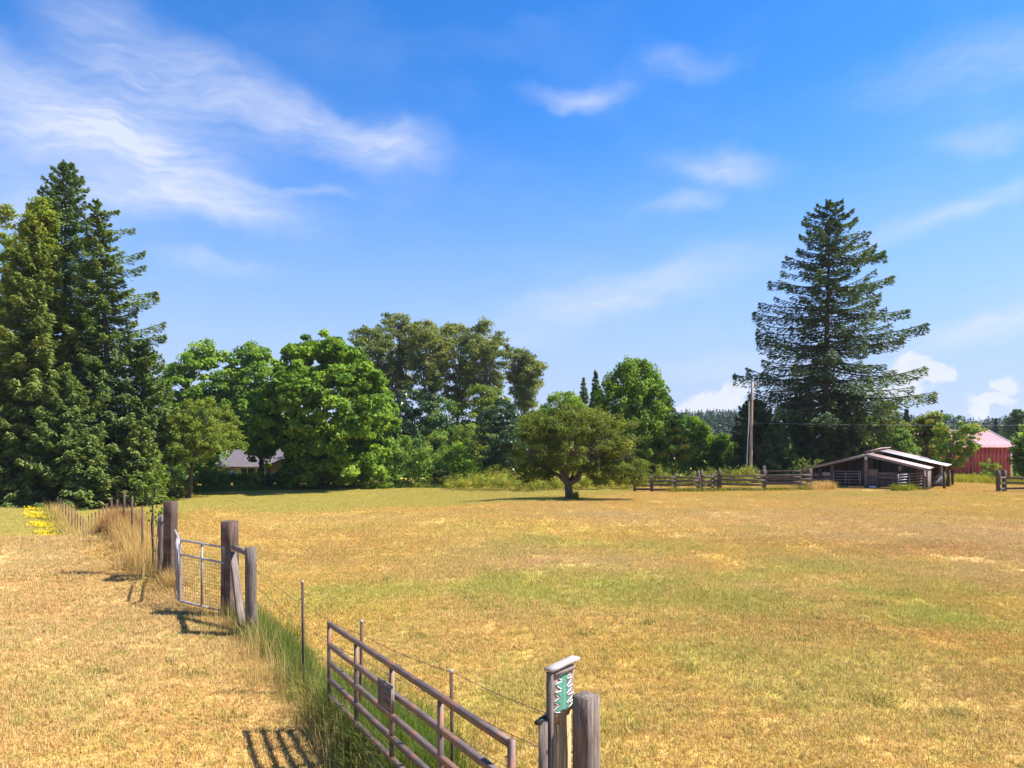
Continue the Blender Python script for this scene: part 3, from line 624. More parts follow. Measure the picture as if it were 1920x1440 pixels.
def build_trees():
    # --- tall conifers and poplars on the left
    broadleaf('narrow yellow-green poplar tip at the far left edge behind the firs', 12, 74, 376, 26, 800, 'column', 'poplar', 200, 130, .8, .28, 1, .25, name='poplar_tree', nl=14, free=.95)
    broadleaf('yellow-green poplar rising beside the tallest dark fir top', 75, 62.3, 356, 30, 560, 'column', 'poplar', 190, 110, .7, .23, 2, .28, name='poplar_tree', nl=14, free=.95)
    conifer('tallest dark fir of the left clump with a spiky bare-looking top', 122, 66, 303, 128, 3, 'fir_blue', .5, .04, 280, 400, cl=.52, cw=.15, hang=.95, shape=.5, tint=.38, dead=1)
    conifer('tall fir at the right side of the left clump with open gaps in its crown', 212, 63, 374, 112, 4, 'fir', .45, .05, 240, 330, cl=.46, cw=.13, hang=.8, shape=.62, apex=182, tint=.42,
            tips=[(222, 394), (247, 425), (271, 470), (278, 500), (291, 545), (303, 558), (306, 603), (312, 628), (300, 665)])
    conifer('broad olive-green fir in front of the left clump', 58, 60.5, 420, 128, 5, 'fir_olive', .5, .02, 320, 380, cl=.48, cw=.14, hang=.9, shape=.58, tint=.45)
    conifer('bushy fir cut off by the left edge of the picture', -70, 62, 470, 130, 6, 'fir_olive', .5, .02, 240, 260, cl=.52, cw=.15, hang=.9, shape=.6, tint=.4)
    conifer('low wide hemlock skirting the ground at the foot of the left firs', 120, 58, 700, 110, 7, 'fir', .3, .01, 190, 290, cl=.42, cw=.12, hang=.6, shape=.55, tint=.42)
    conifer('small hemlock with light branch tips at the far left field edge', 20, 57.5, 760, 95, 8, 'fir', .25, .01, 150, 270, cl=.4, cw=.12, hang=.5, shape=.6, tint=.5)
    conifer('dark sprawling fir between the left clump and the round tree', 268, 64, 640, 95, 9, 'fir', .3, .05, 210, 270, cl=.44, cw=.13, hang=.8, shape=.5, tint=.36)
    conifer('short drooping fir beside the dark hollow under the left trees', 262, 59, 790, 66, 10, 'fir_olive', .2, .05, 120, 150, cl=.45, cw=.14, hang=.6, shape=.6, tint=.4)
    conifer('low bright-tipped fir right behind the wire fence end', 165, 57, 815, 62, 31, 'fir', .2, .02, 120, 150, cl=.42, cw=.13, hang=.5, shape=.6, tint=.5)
    # --- broadleaf trees left of centre
    broadleaf('bright green maple behind the round willow-like tree', 378, 103, 636, 84, 880, 'round', 'maple_bright', 360, 130, 1.1, .38, 11, .45, name='maple_tree', lw=.85, free=.92, amp=.18)
    broadleaf('mid-green maple filling the gap left of the big maple', 478, 106, 640, 76, 880, 'round', 'maple', 340, 130, 1.1, .38, 12, .45, name='maple_tree', lw=.85, free=.92, amp=.18)
    broadleaf('round light-green tree with a leaning trunk above the grey house', 352, 66, 743, 76, 862, 'dome', 'willow', 330, 130, .5, .16, 13, .22, name='garden_tree', cx=382, free=.9, amp=.12, tint=.55, cull=[(400, 470, 842)], lean=None, nl=34, flat=.7)
    broadleaf('huge dense green maple reaching down to the field edge', 608, 77, 618, 140, 900, 'round', 'maple', 900, 160, .9, .31, 14, .6, name='maple_tree', lw=.9, amp=.36, shell=.65, tvar=.25, cull=[(380, 535, 838), (380, 480, 780)], free=.72)
    broadleaf('dark shaded maple limb mass hanging over the grey house', 492, 82, 735, 34, 874, 'round', 'maple', 130, 110, .8, .32, 15, .35, name='maple_tree', lw=.85, tint=.15)
    # --- cottonwoods
    for i, (px, top, half, bot, lab) in enumerate([(690, 606, 48, 800, 'leftmost of the tall cottonwoods, behind the shoulder of the big maple'), (748, 586, 52, 780, 'tallest rounded cottonwood just right of the big maple'),
            (806, 594, 48, 770, 'cottonwood with yellowing leaves near the middle of the tall row'), (858, 604, 50, 790, 'cottonwood with several thin bare trunks right of the yellowing one'),
            (912, 602, 46, 800, 'right-hand tall cottonwood with an open airy crown'), (984, 658, 36, 790, 'small separate cottonwood at the right end of the tall row')]):
        broadleaf(lab, px, 118+(i % 2)*6, top, half, bot-24*(i % 2), 'vase', 'cottonwood', 360, 82, .95, .32, 40+i, .36, name='cottonwood_tree', group='row of tall cottonwoods', nl=46, bark='bark', amp=.42, shell=.3, tr_top=.92, per=5, free=.6,
                  tint=.62 if i == 2 else .45, tvar=.28, zsplit=.3)
    for i, (px, top, half, lab) in enumerate([(700, 735, 70, 'thick understorey tree beneath the leftmost cottonwoods'), (775, 725, 60, 'dark understorey tree below the tallest cottonwood'), (838, 745, 60, 'twiggy understorey tree below the bare cottonwood trunks'), (905, 720, 55, 'light green understorey tree below the right cottonwood')]):
        broadleaf(lab, px, 108, top, half, 900, 'round', ('shrub', 'holly', 'shrub', 'willow')[i], 170, 100, 1.0, .36, 60+i, .25, name='understorey_tree', tint=.35)
    # --- shrubs at the field edge, centre
    bush('mottled olive shrub tucked against the right foot of the big maple', 770, 79, 812, 62, 'shrub', 70, 120, 90, .7, .24)
    bush('rounded bright green bush at the edge of the field', 868, 79, 826, 46, 'maple_bright', 71, 110, 90, .6, .2, tint=.3)
    bush('feathery bright green bush behind the rounded one', 822, 84, 804, 40, 'shrub', 72, 90, 90, .6, .22, tint=.6)
    bush('small grey-green bush at the field edge below the feathery bush', 832, 77.5, 876, 24, 'cottonwood', 73, 40, 60, .4, .16)
    broadleaf('dark glossy holly-like tree left of the lone hawthorn', 944, 80, 742, 52, 893, 'oval', 'holly', 210, 120, .7, .22, 74, .3, name='holly_tree', tint=.3, tvar=.3)
    bush('pale shrub behind the top of the feathery bush', 880, 92, 790, 40, 'willow', 75, 80, 80, .8, .3)
    broadleaf('yellow-green willow mound behind the lone hawthorn', 1056, 92, 732, 66, 890, 'dome', 'lime', 340, 120, .9, .28, 76, .3, name='willow_tree', tint=.6, free=.95, amp=.15)
    broadleaf('grey-green willow low behind the left side of the lone hawthorn', 1002, 96, 770, 50, 890, 'dome', 'willow', 120, 110, .9, .3, 77, .3, name='willow_tree', tint=.3)
    conifer('small far conifer top poking up beside the right maple', 1094, 190, 708, 34, 78, 'fir_blue', .3, .05, 90, 150, cl=1.3, cw=.5, hang=1.2)
    conifer('dark narrow fir tip close against the left side of the right maple', 1117, 110, 696, 40, 79, 'fir_blue', .3, .05, 110, 160, cl=.85, cw=.3, hang=1.0)
    # --- right of centre
    broadleaf('tall glossy maple with yellowing right side behind the rail fence', 1185, 76, 676, 82, 905, 'round', 'maple_bright', 620, 140, .72, .25, 80, .4, name='maple_tree', lw=.7, amp=.15, free=.95, extra=shoots, flat=1.0, tint=.3)
    broadleaf('yellow-green young tree at the right foot of the tall maple', 1258, 74, 760, 38, 905, 'oval', 'maple_yellow', 130, 110, .6, .24, 81, .2, name='young_tree', tint=.5)
    broadleaf('feathery bright green locust left of the far conifer wood', 1300, 80, 774, 46, 905, 'oval', 'lime', 260, 110, .55, .2, 82, .2, name='locust_tree', tint=.35, free=.95, amp=.2)
    broadleaf('lower green locust in front of the dark thicket by the pole', 1348, 82, 812, 38, 905, 'dome', 'maple_bright', 200, 110, .55, .2, 83, .2, name='locust_tree', tint=.3, free=.95, amp=.2)
    conifer('huge lone fir towering over the shed', 1545, 76, 378, 200, 84, 'lone_fir', .55, .22, 190, 600, droop=.34, tipup=.14, cl=.46, cw=.14, hang=1.35, shape=.56, apex=1557, tint=.34, widen=1.6, spread=.17, ryk=.95, lmin=.42,
            tips=[(1525, 398), (1512, 432), (1492, 470), (1470, 488), (1440, 528), (1426, 566), (1411, 586), (1415, 622), (1375, 703), (1420, 640), (1402, 690), (1400, 735),
                  (1606, 412), (1627, 454), (1660, 470), (1664, 478), (1681, 514), (1703, 580), (1735, 607), (1700, 632), (1741, 686), (1752, 735), (1690, 745)])
    conifer('left dark yew of the thicket beside the utility pole', 1415, 76, 752, 62, 85, 'yew', .3, .01, 170, 190, cl=.5, cw=.17, hang=.7, shape=.42, tint=.3)
    conifer('middle dark yew of the thicket under the lone fir', 1500, 78, 745, 72, 86, 'yew', .3, .01, 190, 190, cl=.5, cw=.17, hang=.7, shape=.42, tint=.3)
    conifer('green-tipped cedar of the thicket right behind the shed roof', 1590, 76, 738, 70, 87, 'fir', .3, .01, 200, 200, cl=.52, cw=.17, hang=.7, shape=.42, tint=.4)
    conifer('dark cedar low behind the left end of the shed', 1455, 72, 790, 50, 88, 'yew', .2, .01, 120, 160, cl=.45, cw=.15, hang=.6, shape=.5, tint=.42)
    broadleaf('golden-green tree between the cedar thicket and the barn', 1662, 80, 748, 46, 880, 'oval', 'gold', 170, 110, .7, .26, 89, .25, name='golden_tree', tint=.3)
    broadleaf('golden-green tree hiding the left end of the barn roof', 1738, 79, 764, 38, 890, 'oval', 'gold', 170, 110, .7, .26, 90, .25, name='golden_tree', tint=.35)
    broadleaf('small tree with a curved dark trunk beside the shed in front of the red barn', 1776, 61, 776, 36, 872, 'round', 'maple_yellow', 130, 90, .42, .16, 91, .11, name='orchard_tree', cx=1788, lean=None, tint=.5, amp=.4, tvar=.28)
    broadleaf('thin yellowing tree spreading across the red barn roof', 1822, 70, 792, 26, 835, 'round', 'gold', 42, 40, .35, .17, 92, .1, name='thin_tree', tint=.55, amp=.5, tr_top=.7)
    broadleaf('green leafy tree behind the gap between the shed and the barn', 1690, 74, 800, 30, 890, 'oval', 'shrub', 100, 100, .6, .22, 93, .15, name='young_tree', tint=.4)
    conifer('blue-green fir far behind the golden trees', 1700, 130, 768, 30, 94, 'far_wood', .3, .05, 70, 70, cl=1., cw=.4, hang=.6)
    conifer('dark far fir above the right end of the barn roof', 1906, 150, 768, 46, 95, 'fir_blue', .4, .05, 110, 110, cl=1.1, cw=.42, hang=.8, shape=.6)
    conifer('far fir beside the dark one above the barn roof', 1868, 170, 786, 24, 96, 'far_wood', .3, .05, 60, 60, cl=1.1, cw=.42, hang=.6)
    broadleaf('bright green leafy tree at the right edge beside the red barn', 1930, 66, 800, 34, 925, 'oval', 'lime', 140, 110, .6, .22, 97, .15, name='leafy_tree', tint=.2)
    broadleaf('large green tree just past the right edge of the picture', 2010, 72, 740, 60, 905, 'round', 'maple_bright', 150, 100, .8, .28, 98, .25, name='leafy_tree', tint=.3)
    bush('wild rose bush against the red barn wall', 1858, 78, 856, 15, 'shrub', 99, 24, 40, .35, .17, tint=.55)
    bush('low green shrub in front of the red barn near the fence gap', 1866, 68, 882, 13, 'maple_bright', 100, 40, 60, .4, .16, tint=.3)
    bush('yellow-green weeds at the foot of the red barn', 1825, 70, 893, 42, 'weed', 101, 60, 60, .3, .15, ryk=.3, tint=.45)
    # --- garden shrubs in front of the house
    for i, (px, d, top, half, m, lab) in enumerate([(362, 75, 872, 44, 'maple', 'dark leafy shrub under the round tree at the left of the house'), (405, 76, 880, 30, 'shrub', 'rounded green shrub in front of the house door'), (465, 77, 884, 34, 'maple', 'clipped green shrub below the wide house window'),
            (520, 78, 886, 34, 'holly', 'dark shrub in the shade of the big maple'), (320, 72, 862, 36, 'fir', 'dark shrub beside the short drooping fir'), (700, 76, 868, 40, 'maple', 'leafy low shrub under the right skirt of the big maple')]):
        bush(lab, px, d, top, half, m, 110+i, 70, 80, .5, .18)
def thicket():
    """shadowy undergrowth behind the front trees; no single plant can be told apart"""
    rng = np.random.default_rng(55); lv = Leaves()
    for px0, px1, d0, d1, n, h in ((-250, 420, 72, 95, 420, 6), (560, 760, 92, 110, 200, 6), (640, 1300, 122, 145, 620, 8), (400, 660, 112, 125, 240, 7), (1340, 1680, 84, 95, 260, 5), (1640, 2150, 100, 125, 360, 6)):
        px = rng.uniform(px0, px1, n); d = rng.uniform(d0, d1, n); x = (px-960)/FOC*d; c = np.stack([x, d, zg(x, d)+rng.random(n)*h], -1); o = norm(np.stack([rng.normal(0, .4, n), -np.ones(n), np.ones(n)*.6], -1))
        fill_clusters(lv, rng, c, o, 40, 1.5, .6, .2, .5, .3, .22, .9, .7)
    tag(lv.obj('background_thicket', None, 'shrub'), 'shadowy undergrowth filling the gaps behind the trees', 'undergrowth', kind='stuff')
thicket()
def shoots(lv, rng, c, o):
    yellow_side(lv, rng, c, o); q = c[np.argsort(-c[:, 2])[:260]]; q = q[rng.choice(len(q), 34, replace=False)]; n = 34      # upright leafy shoots breaking the outline
    for p in q:
        t = rng.random(n); L = rng.uniform(.7, 1.6); pp = p+np.stack([rng.normal(0, .13, n), rng.normal(0, .13, n), t*L], -1)
        lv.add(pp, norm(rng.normal(0, 1, (n, 3))+np.array([0, 0, -.2])), norm(np.array([0, -.1, .8])+rng.normal(0, .5, (n, 3))), rng.uniform(.16, .3, n), rng.uniform(.12, .2, n), .35+rng.normal(0, .15, n))
def yellow_side(lv, rng, c, o):
    k = c[:, 0] > np.quantile(c[:, 0], .88)
    fill_clusters(lv, rng, c[k][::2], o[k][::2], 50, .7, .26, .3, .5, 1.0, .05)
build_trees()

def lone_hawthorn():
    b = pos(1068, 45); base = np.array(b); s = 45/FOC; rng = np.random.default_rng(7)
    root = thing('hawthorn_tree', b, 'lone spreading hawthorn with a forked trunk standing in the field', 'tree'); lv = Leaves()
    def X(px, py, dy=0): return np.array([(px-960)*s, 45+dy, CZ+(HOR-py)*s])
    lobes = [(1085, 806, 95, 46, 2.6), (1010, 845, 52, 48, 2.0), (1040, 805, 60, 38, 2.2), (1140, 818, 62, 44, 2.3), (1165, 862, 50, 44, 2.0), (1085, 850, 90, 48, 2.8), (1000, 885, 36, 22, 1.5), (1185, 893, 34, 24, 1.5), (1098, 782, 50, 22, 1.6), (1070, 882, 60, 24, 2.2), (1130, 885, 55, 24, 2.0)]
    C = []; O = []
    for px, py, rx, rz, ry in lobes:
        n = int(9+rx*rz/75); v = norm(rng.normal(0, 1, (n, 3))); f = rng.uniform(.55, 1.05, n)[:, None]; C.append(X(px, py)+v*f*np.array([rx*s, ry, rz*s])); O.append(v)
    C = np.concatenate(C); O = np.concatenate(O); k = C[:, 2] > CZ+(HOR-908)*s; C = C[k]; O = O[k]; U = 960+FOC*C[:, 0]/C[:, 1]; VV = HOR-FOC*(C[:, 2]-CZ)/C[:, 1]; k = ~((np.abs(U-1070) < 34) & (VV > 884)); C = C[k]; O = O[k]
    fill_clusters(lv, rng, C, O, 150, .5, .125, .25, .45, .42, .22, .65, .55)
    # long twigs arching past the outline
    tw = C[rng.choice(len(C), 330)]; paths = []
    for q in tw:
        ctr = X(1085, 850); dv = norm(q-ctr)*np.array([1, 1, .7]); u = np.linspace(0, 1, 5)[:, None]; L = rng.uniform(.5, 1.0); pts = q+dv*u*L+np.array([0, 0, .35])*u*(1-u*1.1)*L; paths.append((pts, .010*(1-u[:, 0]*.7)))
        n = 30; t = rng.random(n); pp = np.stack([np.interp(t, u[:, 0], pts[:, i]) for i in range(3)], -1)+rng.normal(0, .05, (n, 3)); lv.add(pp, np.broadcast_to(dv, (n, 3))+rng.normal(0, .6, (n, 3)), norm(np.array([0, 0, 1.])+rng.normal(0, .5, (n, 3))), rng.uniform(.08, .15, n), rng.uniform(.04, .075, n), .55+rng.normal(0, .15, n))
    f = X(1066, 908)
    tr = [(np.array([base-np.array([0, 0, .2]), base+np.array([0, 0, .25]), X(1066, 918), f]), np.array([.42, .33, .28, .27]))]
    for ends in ([(1058, 900), (1046, 870), (1020, 835)], [(1082, 898), (1098, 868), (1120, 830)], [(1060, 880), (1072, 840), (1080, 790)], [(1050, 893), (1010, 872), (985, 850)], [(1092, 885), (1140, 868), (1180, 860)], [(1078, 880), (1110, 845), (1140, 800)], [(1055, 880), (1035, 830), (1040, 790)]):
        pts = [f]+[X(a, c, rng.uniform(-1, 1)) for a, c in ends]; tr.append((np.array(pts), np.array([.2, .15, .09, .03])))
        for q in C[rng.choice(len(C), 9)]:
            m = pts[rng.integers(2, 4)]; tr.append((np.array([m, (m+q)/2+np.array([0, 0, .15]), q]), np.array([.05, .03, .012])))
    tube_obj('trunk', root, 'bark', tr+paths, 6); lv.obj('crown', root, 'hawthorn')
lone_hawthorn()

# ------------------------------------------------------------------ fences and gates in the foreground
def H(px, py, d): return P3(px, py, d)
def ground_under(p): return Vector((p.x, p.y, zg(p.x, p.y)))
def post_thing(name, label, px, d, top, w, mat, h=None, cat='post', group=None, round_=0, top_shift=0, spin=0, jitter=.012):
    b = pos(px, d); t = H(px, top, d); root = thing(name, b, label, cat, group)
    beam('shaft', root, mat, b-Vector((0, 0, .3)), Vector((b.x+top_shift, b.y, t.z)), w, h or w, up=(math.sin(spin), math.cos(spin), 0), round_=round_, jitter=jitter, seg=6); return root
def t_post(parent, px, d, top, lean=0):
    b = pos(px, d); t = H(px+lean, top, d); t.y = d
    o = beam('metal_post', parent, 'rust', b-Vector((0, 0, .2)), t, .030, .045, up=(0, 1, 0))
    ax = (t-b).normalized(); beam('white_tip', o, 'white_tip', t-ax*.035, t+ax*.003, .032, .047, up=(0, 1, 0)); return b, t
def wire_run(parent, pts_list, r=.0035, name='barbed_wire', barbs=True, sag=.03):
    rng = random.Random(5)
    for pts in pts_list:
        full = []
        for a, b in zip(pts[:-1], pts[1:]):
            for i in range(8): t = i/8; p = a.lerp(b, t); p.z -= sag*4*t*(1-t); full.append(p)
        full.append(pts[-1]); paths = [(np.array([tuple(p) for p in full]), r)]
        if barbs:
            for a, b in zip(full[:-1], full[1:]):
                n = max(1, int((b-a).length/.16))
                for k in range(n):
                    p = a.lerp(b, (k+.5)/n); dv = Vector((rng.uniform(-1, 1), rng.uniform(-1, 1), rng.uniform(-1, 1))).normalized()*.022
                    paths.append((np.array([tuple(p-dv), tuple(p+dv)]), r*.7))
        tube_obj(name, parent, 'wire', paths, 4)
def foreground_fences():
    # near barbed wire fence between the gate post and the sign post
    post_thing('gate_post', 'thick dark wooden post holding the right leaf of the small metal gate', 431, 14, 977, .255, 'tie_wood', spin=.35)
    b0 = pos(472, 12.9); root = thing('barbed_wire_fence', b0, 'near barbed wire fence with rusty metal posts running to the sign post', 'fence')
    bp = b0; tp = H(470, 1027, 12.9)
    beam('wooden_post', root, 'grey_wood', bp-Vector((0, 0, .3)), Vector((bp.x-.02, bp.y, tp.z)), .215, .215, round_=10, jitter=.012, seg=6)
    a = H(438, 1026, 13.85); c = H(465, 1037, 12.95); beam('brace_rail', root, 'grey_wood', a, c, .10, .12, round_=8, jitter=.008, seg=3)
    a = H(436, 1036, 13.75); c = pos(456, 13.0); c.z += .02; beam('brace_board', root, 'grey_wood', c, a, .15, .06, up=(.8, -.6, 0), jitter=.01, seg=4)
    posts = [(Vector((bp.x, bp.y, bp.z)), tp)]
    for px, d, top, ln in ((570, 10.2, 1089, -3), (675, 8.4, 1163, 3), (850, 6.6, 1256, -4)): posts.append(t_post(root, px, d, top, ln))
    e = pos(1085, 5.1); posts.append((e, Vector((e.x, e.y, e.z+1.45))))
    runs = []
    for hh in (1.28, .98, .68, .38): runs.append([p[0].lerp(Vector((p[1].x, p[1].y, p[0].z+1.4)), hh/1.4)+Vector((.03, .02, 0)) for p in posts])
    wire_run(root, runs)
    # the long wire fence running left over the brow to the trees
    post_thing('gate_post', 'tall dark wooden post at the left end of the small metal gate', 320, 16.8, 940, .24, 'tie_wood', spin=.2)
    cc = (300-20)*17.0; fr = thing('wire_fence', pos(303, 17.05), 'long wire fence of thin rusty posts dropping over the brow towards the trees', 'fence'); ps = []
    b = pos(302, 17.1); t = H(300, 966, 17.1); beam('wooden_post', fr, 'grey_wood', b-Vector((0, 0, .3)), Vector((b.x, b.y+.1, t.z)), .22, .22, round_=9, jitter=.014, seg=6); ps.append((b, t))
    t0 = H(322, 985, 16.75); beam('brace_board', fr, 'tie_wood', pos(309, 16.95), H(318, 1004, 16.85), .16, .07, up=(.6, -.8, 0), jitter=.01, seg=3)
    beam('brace_rail', fr, 'grey_wood', H(299, 979, 17.08), H(318, 980, 16.9), .05, .05, round_=6)
    for px, top in ((287, 958), (267, 950), (248, 930), (233, 920), (220, 937), (209, 932), (200, 944), (193, 950), (186, 955), (179, 960), (172, 963), (166, 966), (161, 978), (156, 973), (151, 968), (146, 963), (141, 958), (135, 953), (129, 948), (123, 943), (118, 939), (113, 935), (108, 931), (104, 928), (100, 925)):
        d = cc/(px-20); b = pos(px, d); tt = H(px, top, d); hz = min(max(tt.z-b.z, 1.05), 1.75); tt.z = b.z+hz; b2 = b.copy()
        beam('metal_post', fr, 'rust', b-Vector((0, 0, .2)), tt, .04, .05, up=(0, 1, 0)); ps.append((b2, b2+Vector((0, 0, min(hz, 1.35)))))
    wire_run(fr, [[p[0].lerp(p[0]+Vector((0, 0, 1)), hh) for p in ps] for hh in (1.22, .92, .62, .32)], .004, 'fence_wire', False, .02)
    diag = [(np.array([tuple(a[0]+Vector((0, 0, .5))), tuple(b_[0]+Vector((0, 0, 1.25)))]), .004) for a, b_ in zip(ps[2:9], ps[3:10])]
    tube_obj('brace_wire', fr, 'wire', diag, 4)
    # small double gate: right leaf
    A0, A1, A2 = H(338, 1127, 14.6), H(338, 1012, 14.6), H(338, 1039, 14.6); B0, B1, B2 = H(421, 1147, 13.9), H(421, 1027, 13.9), H(421, 1056, 13.9)
    g = thing('metal_gate', ground_under((A0+B0)/2), 'small grey tube gate leaf with wire mesh in its lower half', 'gate'); R = .026
    cor = [A0, A1+(A0-A1)*.06, A1+(A0-A1)*.015+(B1-A1)*.02, A1+(B1-A1)*.07, B1, B0, A0]
    tube_obj('frame', g, 'galv', [(np.array([tuple(v) for v in cor]), R)], 8)
    beam('middle_rail', g, 'galv', A2, B2, .046, round_=8); m1 = A1.lerp(B1, .5); m0 = A0.lerp(B0, .5); beam('upright', g, 'galv', m0, m1, .044, round_=8)
    mesh = []
    for i in range(1, 24): t = i/24; mesh.append((np.array([tuple(A0.lerp(B0, t)), tuple(A2.lerp(B2, t))]), .0034))
    for i in range(1, 14): t = i/14; mesh.append((np.array([tuple(A0.lerp(A2, t)), tuple(B0.lerp(B2, t))]), .0034))
    tag(tube_obj('wire_mesh', g, 'mesh_wire', mesh, 4), kind='stuff')
    # left leaf, nearly edge-on
    C0, C1 = H(328, 1090, 16.5), H(328, 994, 16.5); D0, D1 = H(335, 1128, 14.75), H(335.5, 1010, 14.75)
    g = thing('metal_gate', ground_under((C0+D0)/2), 'other leaf of the small gate, swung edge-on beside the left post', 'gate')
    cor = [C0, C1, C1.lerp(D1, .9), D1+(D0-D1)*.07, D0, C0]; tube_obj('frame', g, 'galv', [(np.array([tuple(v) for v in cor]), R)], 8)
    beam('middle_rail', g, 'galv', C1.lerp(C0, .25), D1.lerp(D0, .25), .046, round_=8); beam('upright', g, 'galv', C0.lerp(D0, .5), C1.lerp(D1, .5), .044, round_=8)
    mesh = [(np.array([tuple(C0.lerp(D0, i/30)), tuple(C1.lerp(C0, .25).lerp(D1.lerp(D0, .25), i/30))]), .0034) for i in range(1, 30)]
    mesh += [(np.array([tuple(C0.lerp(C1, .75*i/14)), tuple(D0.lerp(D1, .75*i/14))]), .0034) for i in range(1, 14)]
    tag(tube_obj('wire_mesh', g, 'mesh_wire', mesh, 4), kind='stuff')
    # big brown gate
    F1 = H(617, 1170, 8.9); N1 = H(959, 1395, 4.67); gd = (N1-F1).normalized(); nr = Vector((-gd.y, gd.x, 0)).normalized()
    if nr.dot(Vector((0, 0, 0))-F1.xy.to_3d()) < 0: nr = -nr
    off = [0, .27, .505, .72, .93, 1.14]; dn = Vector((0, 0, -1))
    g = thing('farm_gate', ground_under((F1+N1)/2), 'long brown tubular farm gate in the foreground with a sign on it', 'gate')
    for o_ in off: beam('gate_rail', g, 'gate_paint', F1+dn*o_, N1+dn*o_, .05, .05, seg=8, jitter=.0025)
    for i in range(5):
        p = F1.lerp(N1, i/4); q = p+dn*(off[-1]+.03); beam('upright', g, 'gate_paint', q, p+Vector((0, 0, .03 if i in (0, 4) else -.03)), .05, .042, up=nr)
    # iron sign plate hung on the gate
    p = F1.lerp(N1, (8.9-6.95)/(8.9-4.67)); q = F1.lerp(N1, (8.9-6.59)/(8.9-4.67)); zc = H(723, 1269, 6.95).z; zr = H(749, 1285, 6.59).z; hgt = .262
    lt = Vector((p.x, p.y, zc))+nr*.065; rt = Vector((q.x, q.y, zr))+nr*.065
    s = thing('gate_sign', (lt+rt)/2+dn*hgt, 'weathered brown plate with worn raised lettering hung on the long farm gate', 'sign'); W = (rt-lt).length
    ex = (rt-lt).normalized(); ez = Vector((0, 0, 1))
    def plate(name, par, mat, x0, x1, z0, z1, y0, y1):
        V = [lt+ex*x*W+dn*z*hgt+nr*y for y in (y0, y1) for (x, z) in ((x0, z0), (x1, z0), (x1, z1), (x0, z1))]; b_ = wbase(par)
        return link(name, mesh_np(name, [tuple(v-b_) for v in V], [(0, 1, 2, 3), (7, 6, 5, 4), (0, 4, 5, 1), (1, 5, 6, 2), (2, 6, 7, 3), (3, 7, 4, 0)], None, mat), par)
    pl = plate('plate', s, 'sign_face', 0, 1, 0, 1, -.012, .012)
    for a in ((0, 1, -.01, .035), (0, 1, .965, 1.01), (0, .03, .03, .97), (.97, 1, .03, .97)): plate('rim', s, 'sign_rim', *a, .010, .019)
    rr = random.Random(3); vs = []; qs = []
    rows = [(.12, .36, 6, .12), (.42, .60, 6, .12), (.72, .86, 8, .10)]; par = s
    for (z0, z1, n, m) in rows:      # worn, unreadable raised characters
        for i in range(n):
            x = m+(1-2*m)*i/n; w = (1-2*m)/n*.72
            for bar in range(3):
                if bar == 0: r_ = (x, x+w*.28, z0, z1)
                elif bar == 1: r_ = (x+w*.28, x+w*.95, z0+(z1-z0)*rr.choice((0, .4, .8)), None)
                else: r_ = (x+w*.7, x+w*.95, z0+(z1-z0)*rr.choice((0, .4)), z1) if rr.random() < .6 else None
                if not r_: continue
                x0, x1, a, c_ = r_; c_ = c_ or a+(z1-z0)*.2; k = len(vs); b_ = wbase(s)
                for (xx, zz) in ((x0, a), (x1, a), (x1, c_), (x0, c_)): vs.append(tuple(lt+ex*xx*W+dn*zz*hgt+nr*.0145-b_))
                qs.append((k, k+1, k+2, k+3))
    tag(link('lettering', mesh_np('lettering', vs, qs, None, 'sign_mark'), s), kind='stuff')
    for (z0, z1) in ((.38, .405), (.63, .66), (.67, .69)): plate('divider', s, 'sign_mark', .06, .94, z0, z1, .011, .016)
    # near corner post
    post_thing('corner_post', 'stout weathered square post beside the painted tree sign', 1099, 5.05, 1304, .155, 'old_wood', spin=.78, jitter=.012)
    # painted tree sign
    L0 = H(1034, 1257, 5.0); R0 = H(1073, 1240, 5.18); ex2 = (R0-L0); ex2.z = 0; W2 = ex2.length; ex2.normalize(); n2 = Vector((ex2.y, -ex2.x, 0))
    gz = zg(L0.x, L0.y); s = thing('painted_sign', Vector((L0.x, L0.y, gz))+ex2*W2/2, 'narrow board sign painted with a green tree outlined in white', 'sign'); zt = L0.z-.01; Ht = .62
    for i in range(3): c = L0+ex2*(W2*(i+.5)/3); beam('plank', s, 'sign_wood', Vector((c.x, c.y, zt-.385-.03*(i == 1)+.05*(i == 2))), Vector((c.x, c.y, zt)), W2/3-.003, .03, up=-n2, jitter=.0015, seg=3)
    for i in range(3): c = L0+ex2*(W2*(i+.5)/3)-n2*.02; beam('back_plank', s, 'tan_wood', Vector((c.x, c.y, gz-.1)), Vector((c.x, c.y, zt-.25)), W2/3-.003, .022, up=-n2)
    beam('cap', s, 'cap_wood', Vector((L0.x, L0.y, zt+.02))-ex2*.035, Vector((L0.x, L0.y, zt+.035))+ex2*(W2+.05), .075, .02, up=(0, 0, 1), jitter=.003, seg=4)
    beam('side_batten', s, 'old_wood', Vector((L0.x, L0.y, gz))-ex2*.018, Vector((L0.x, L0.y, zt))-ex2*.018, .026, .05, up=-n2)
    beam('cap_batten', s, 'old_wood', L0+n2*.02+ex2*.005+dn*.03, L0+n2*.02+ex2*W2+dn*.03, .03, .02, up=(0, 0, 1))
    def S(px, py):       # crop coordinates of the painted face -> metres on the board
        u = (px-370)/350.0; top = 335-u*110; return L0+ex2*(u*W2)+dn*((py-top)*.000384+.004)+n2*.0185
    left = [(515, 395), (455, 445), (452, 485), (510, 515), (500, 540), (412, 590), (440, 640), (500, 690), (480, 730), (400, 740), (425, 810), (490, 860), (385, 915), (410, 960), (495, 990), (372, 1080), (415, 1125), (495, 1135)]
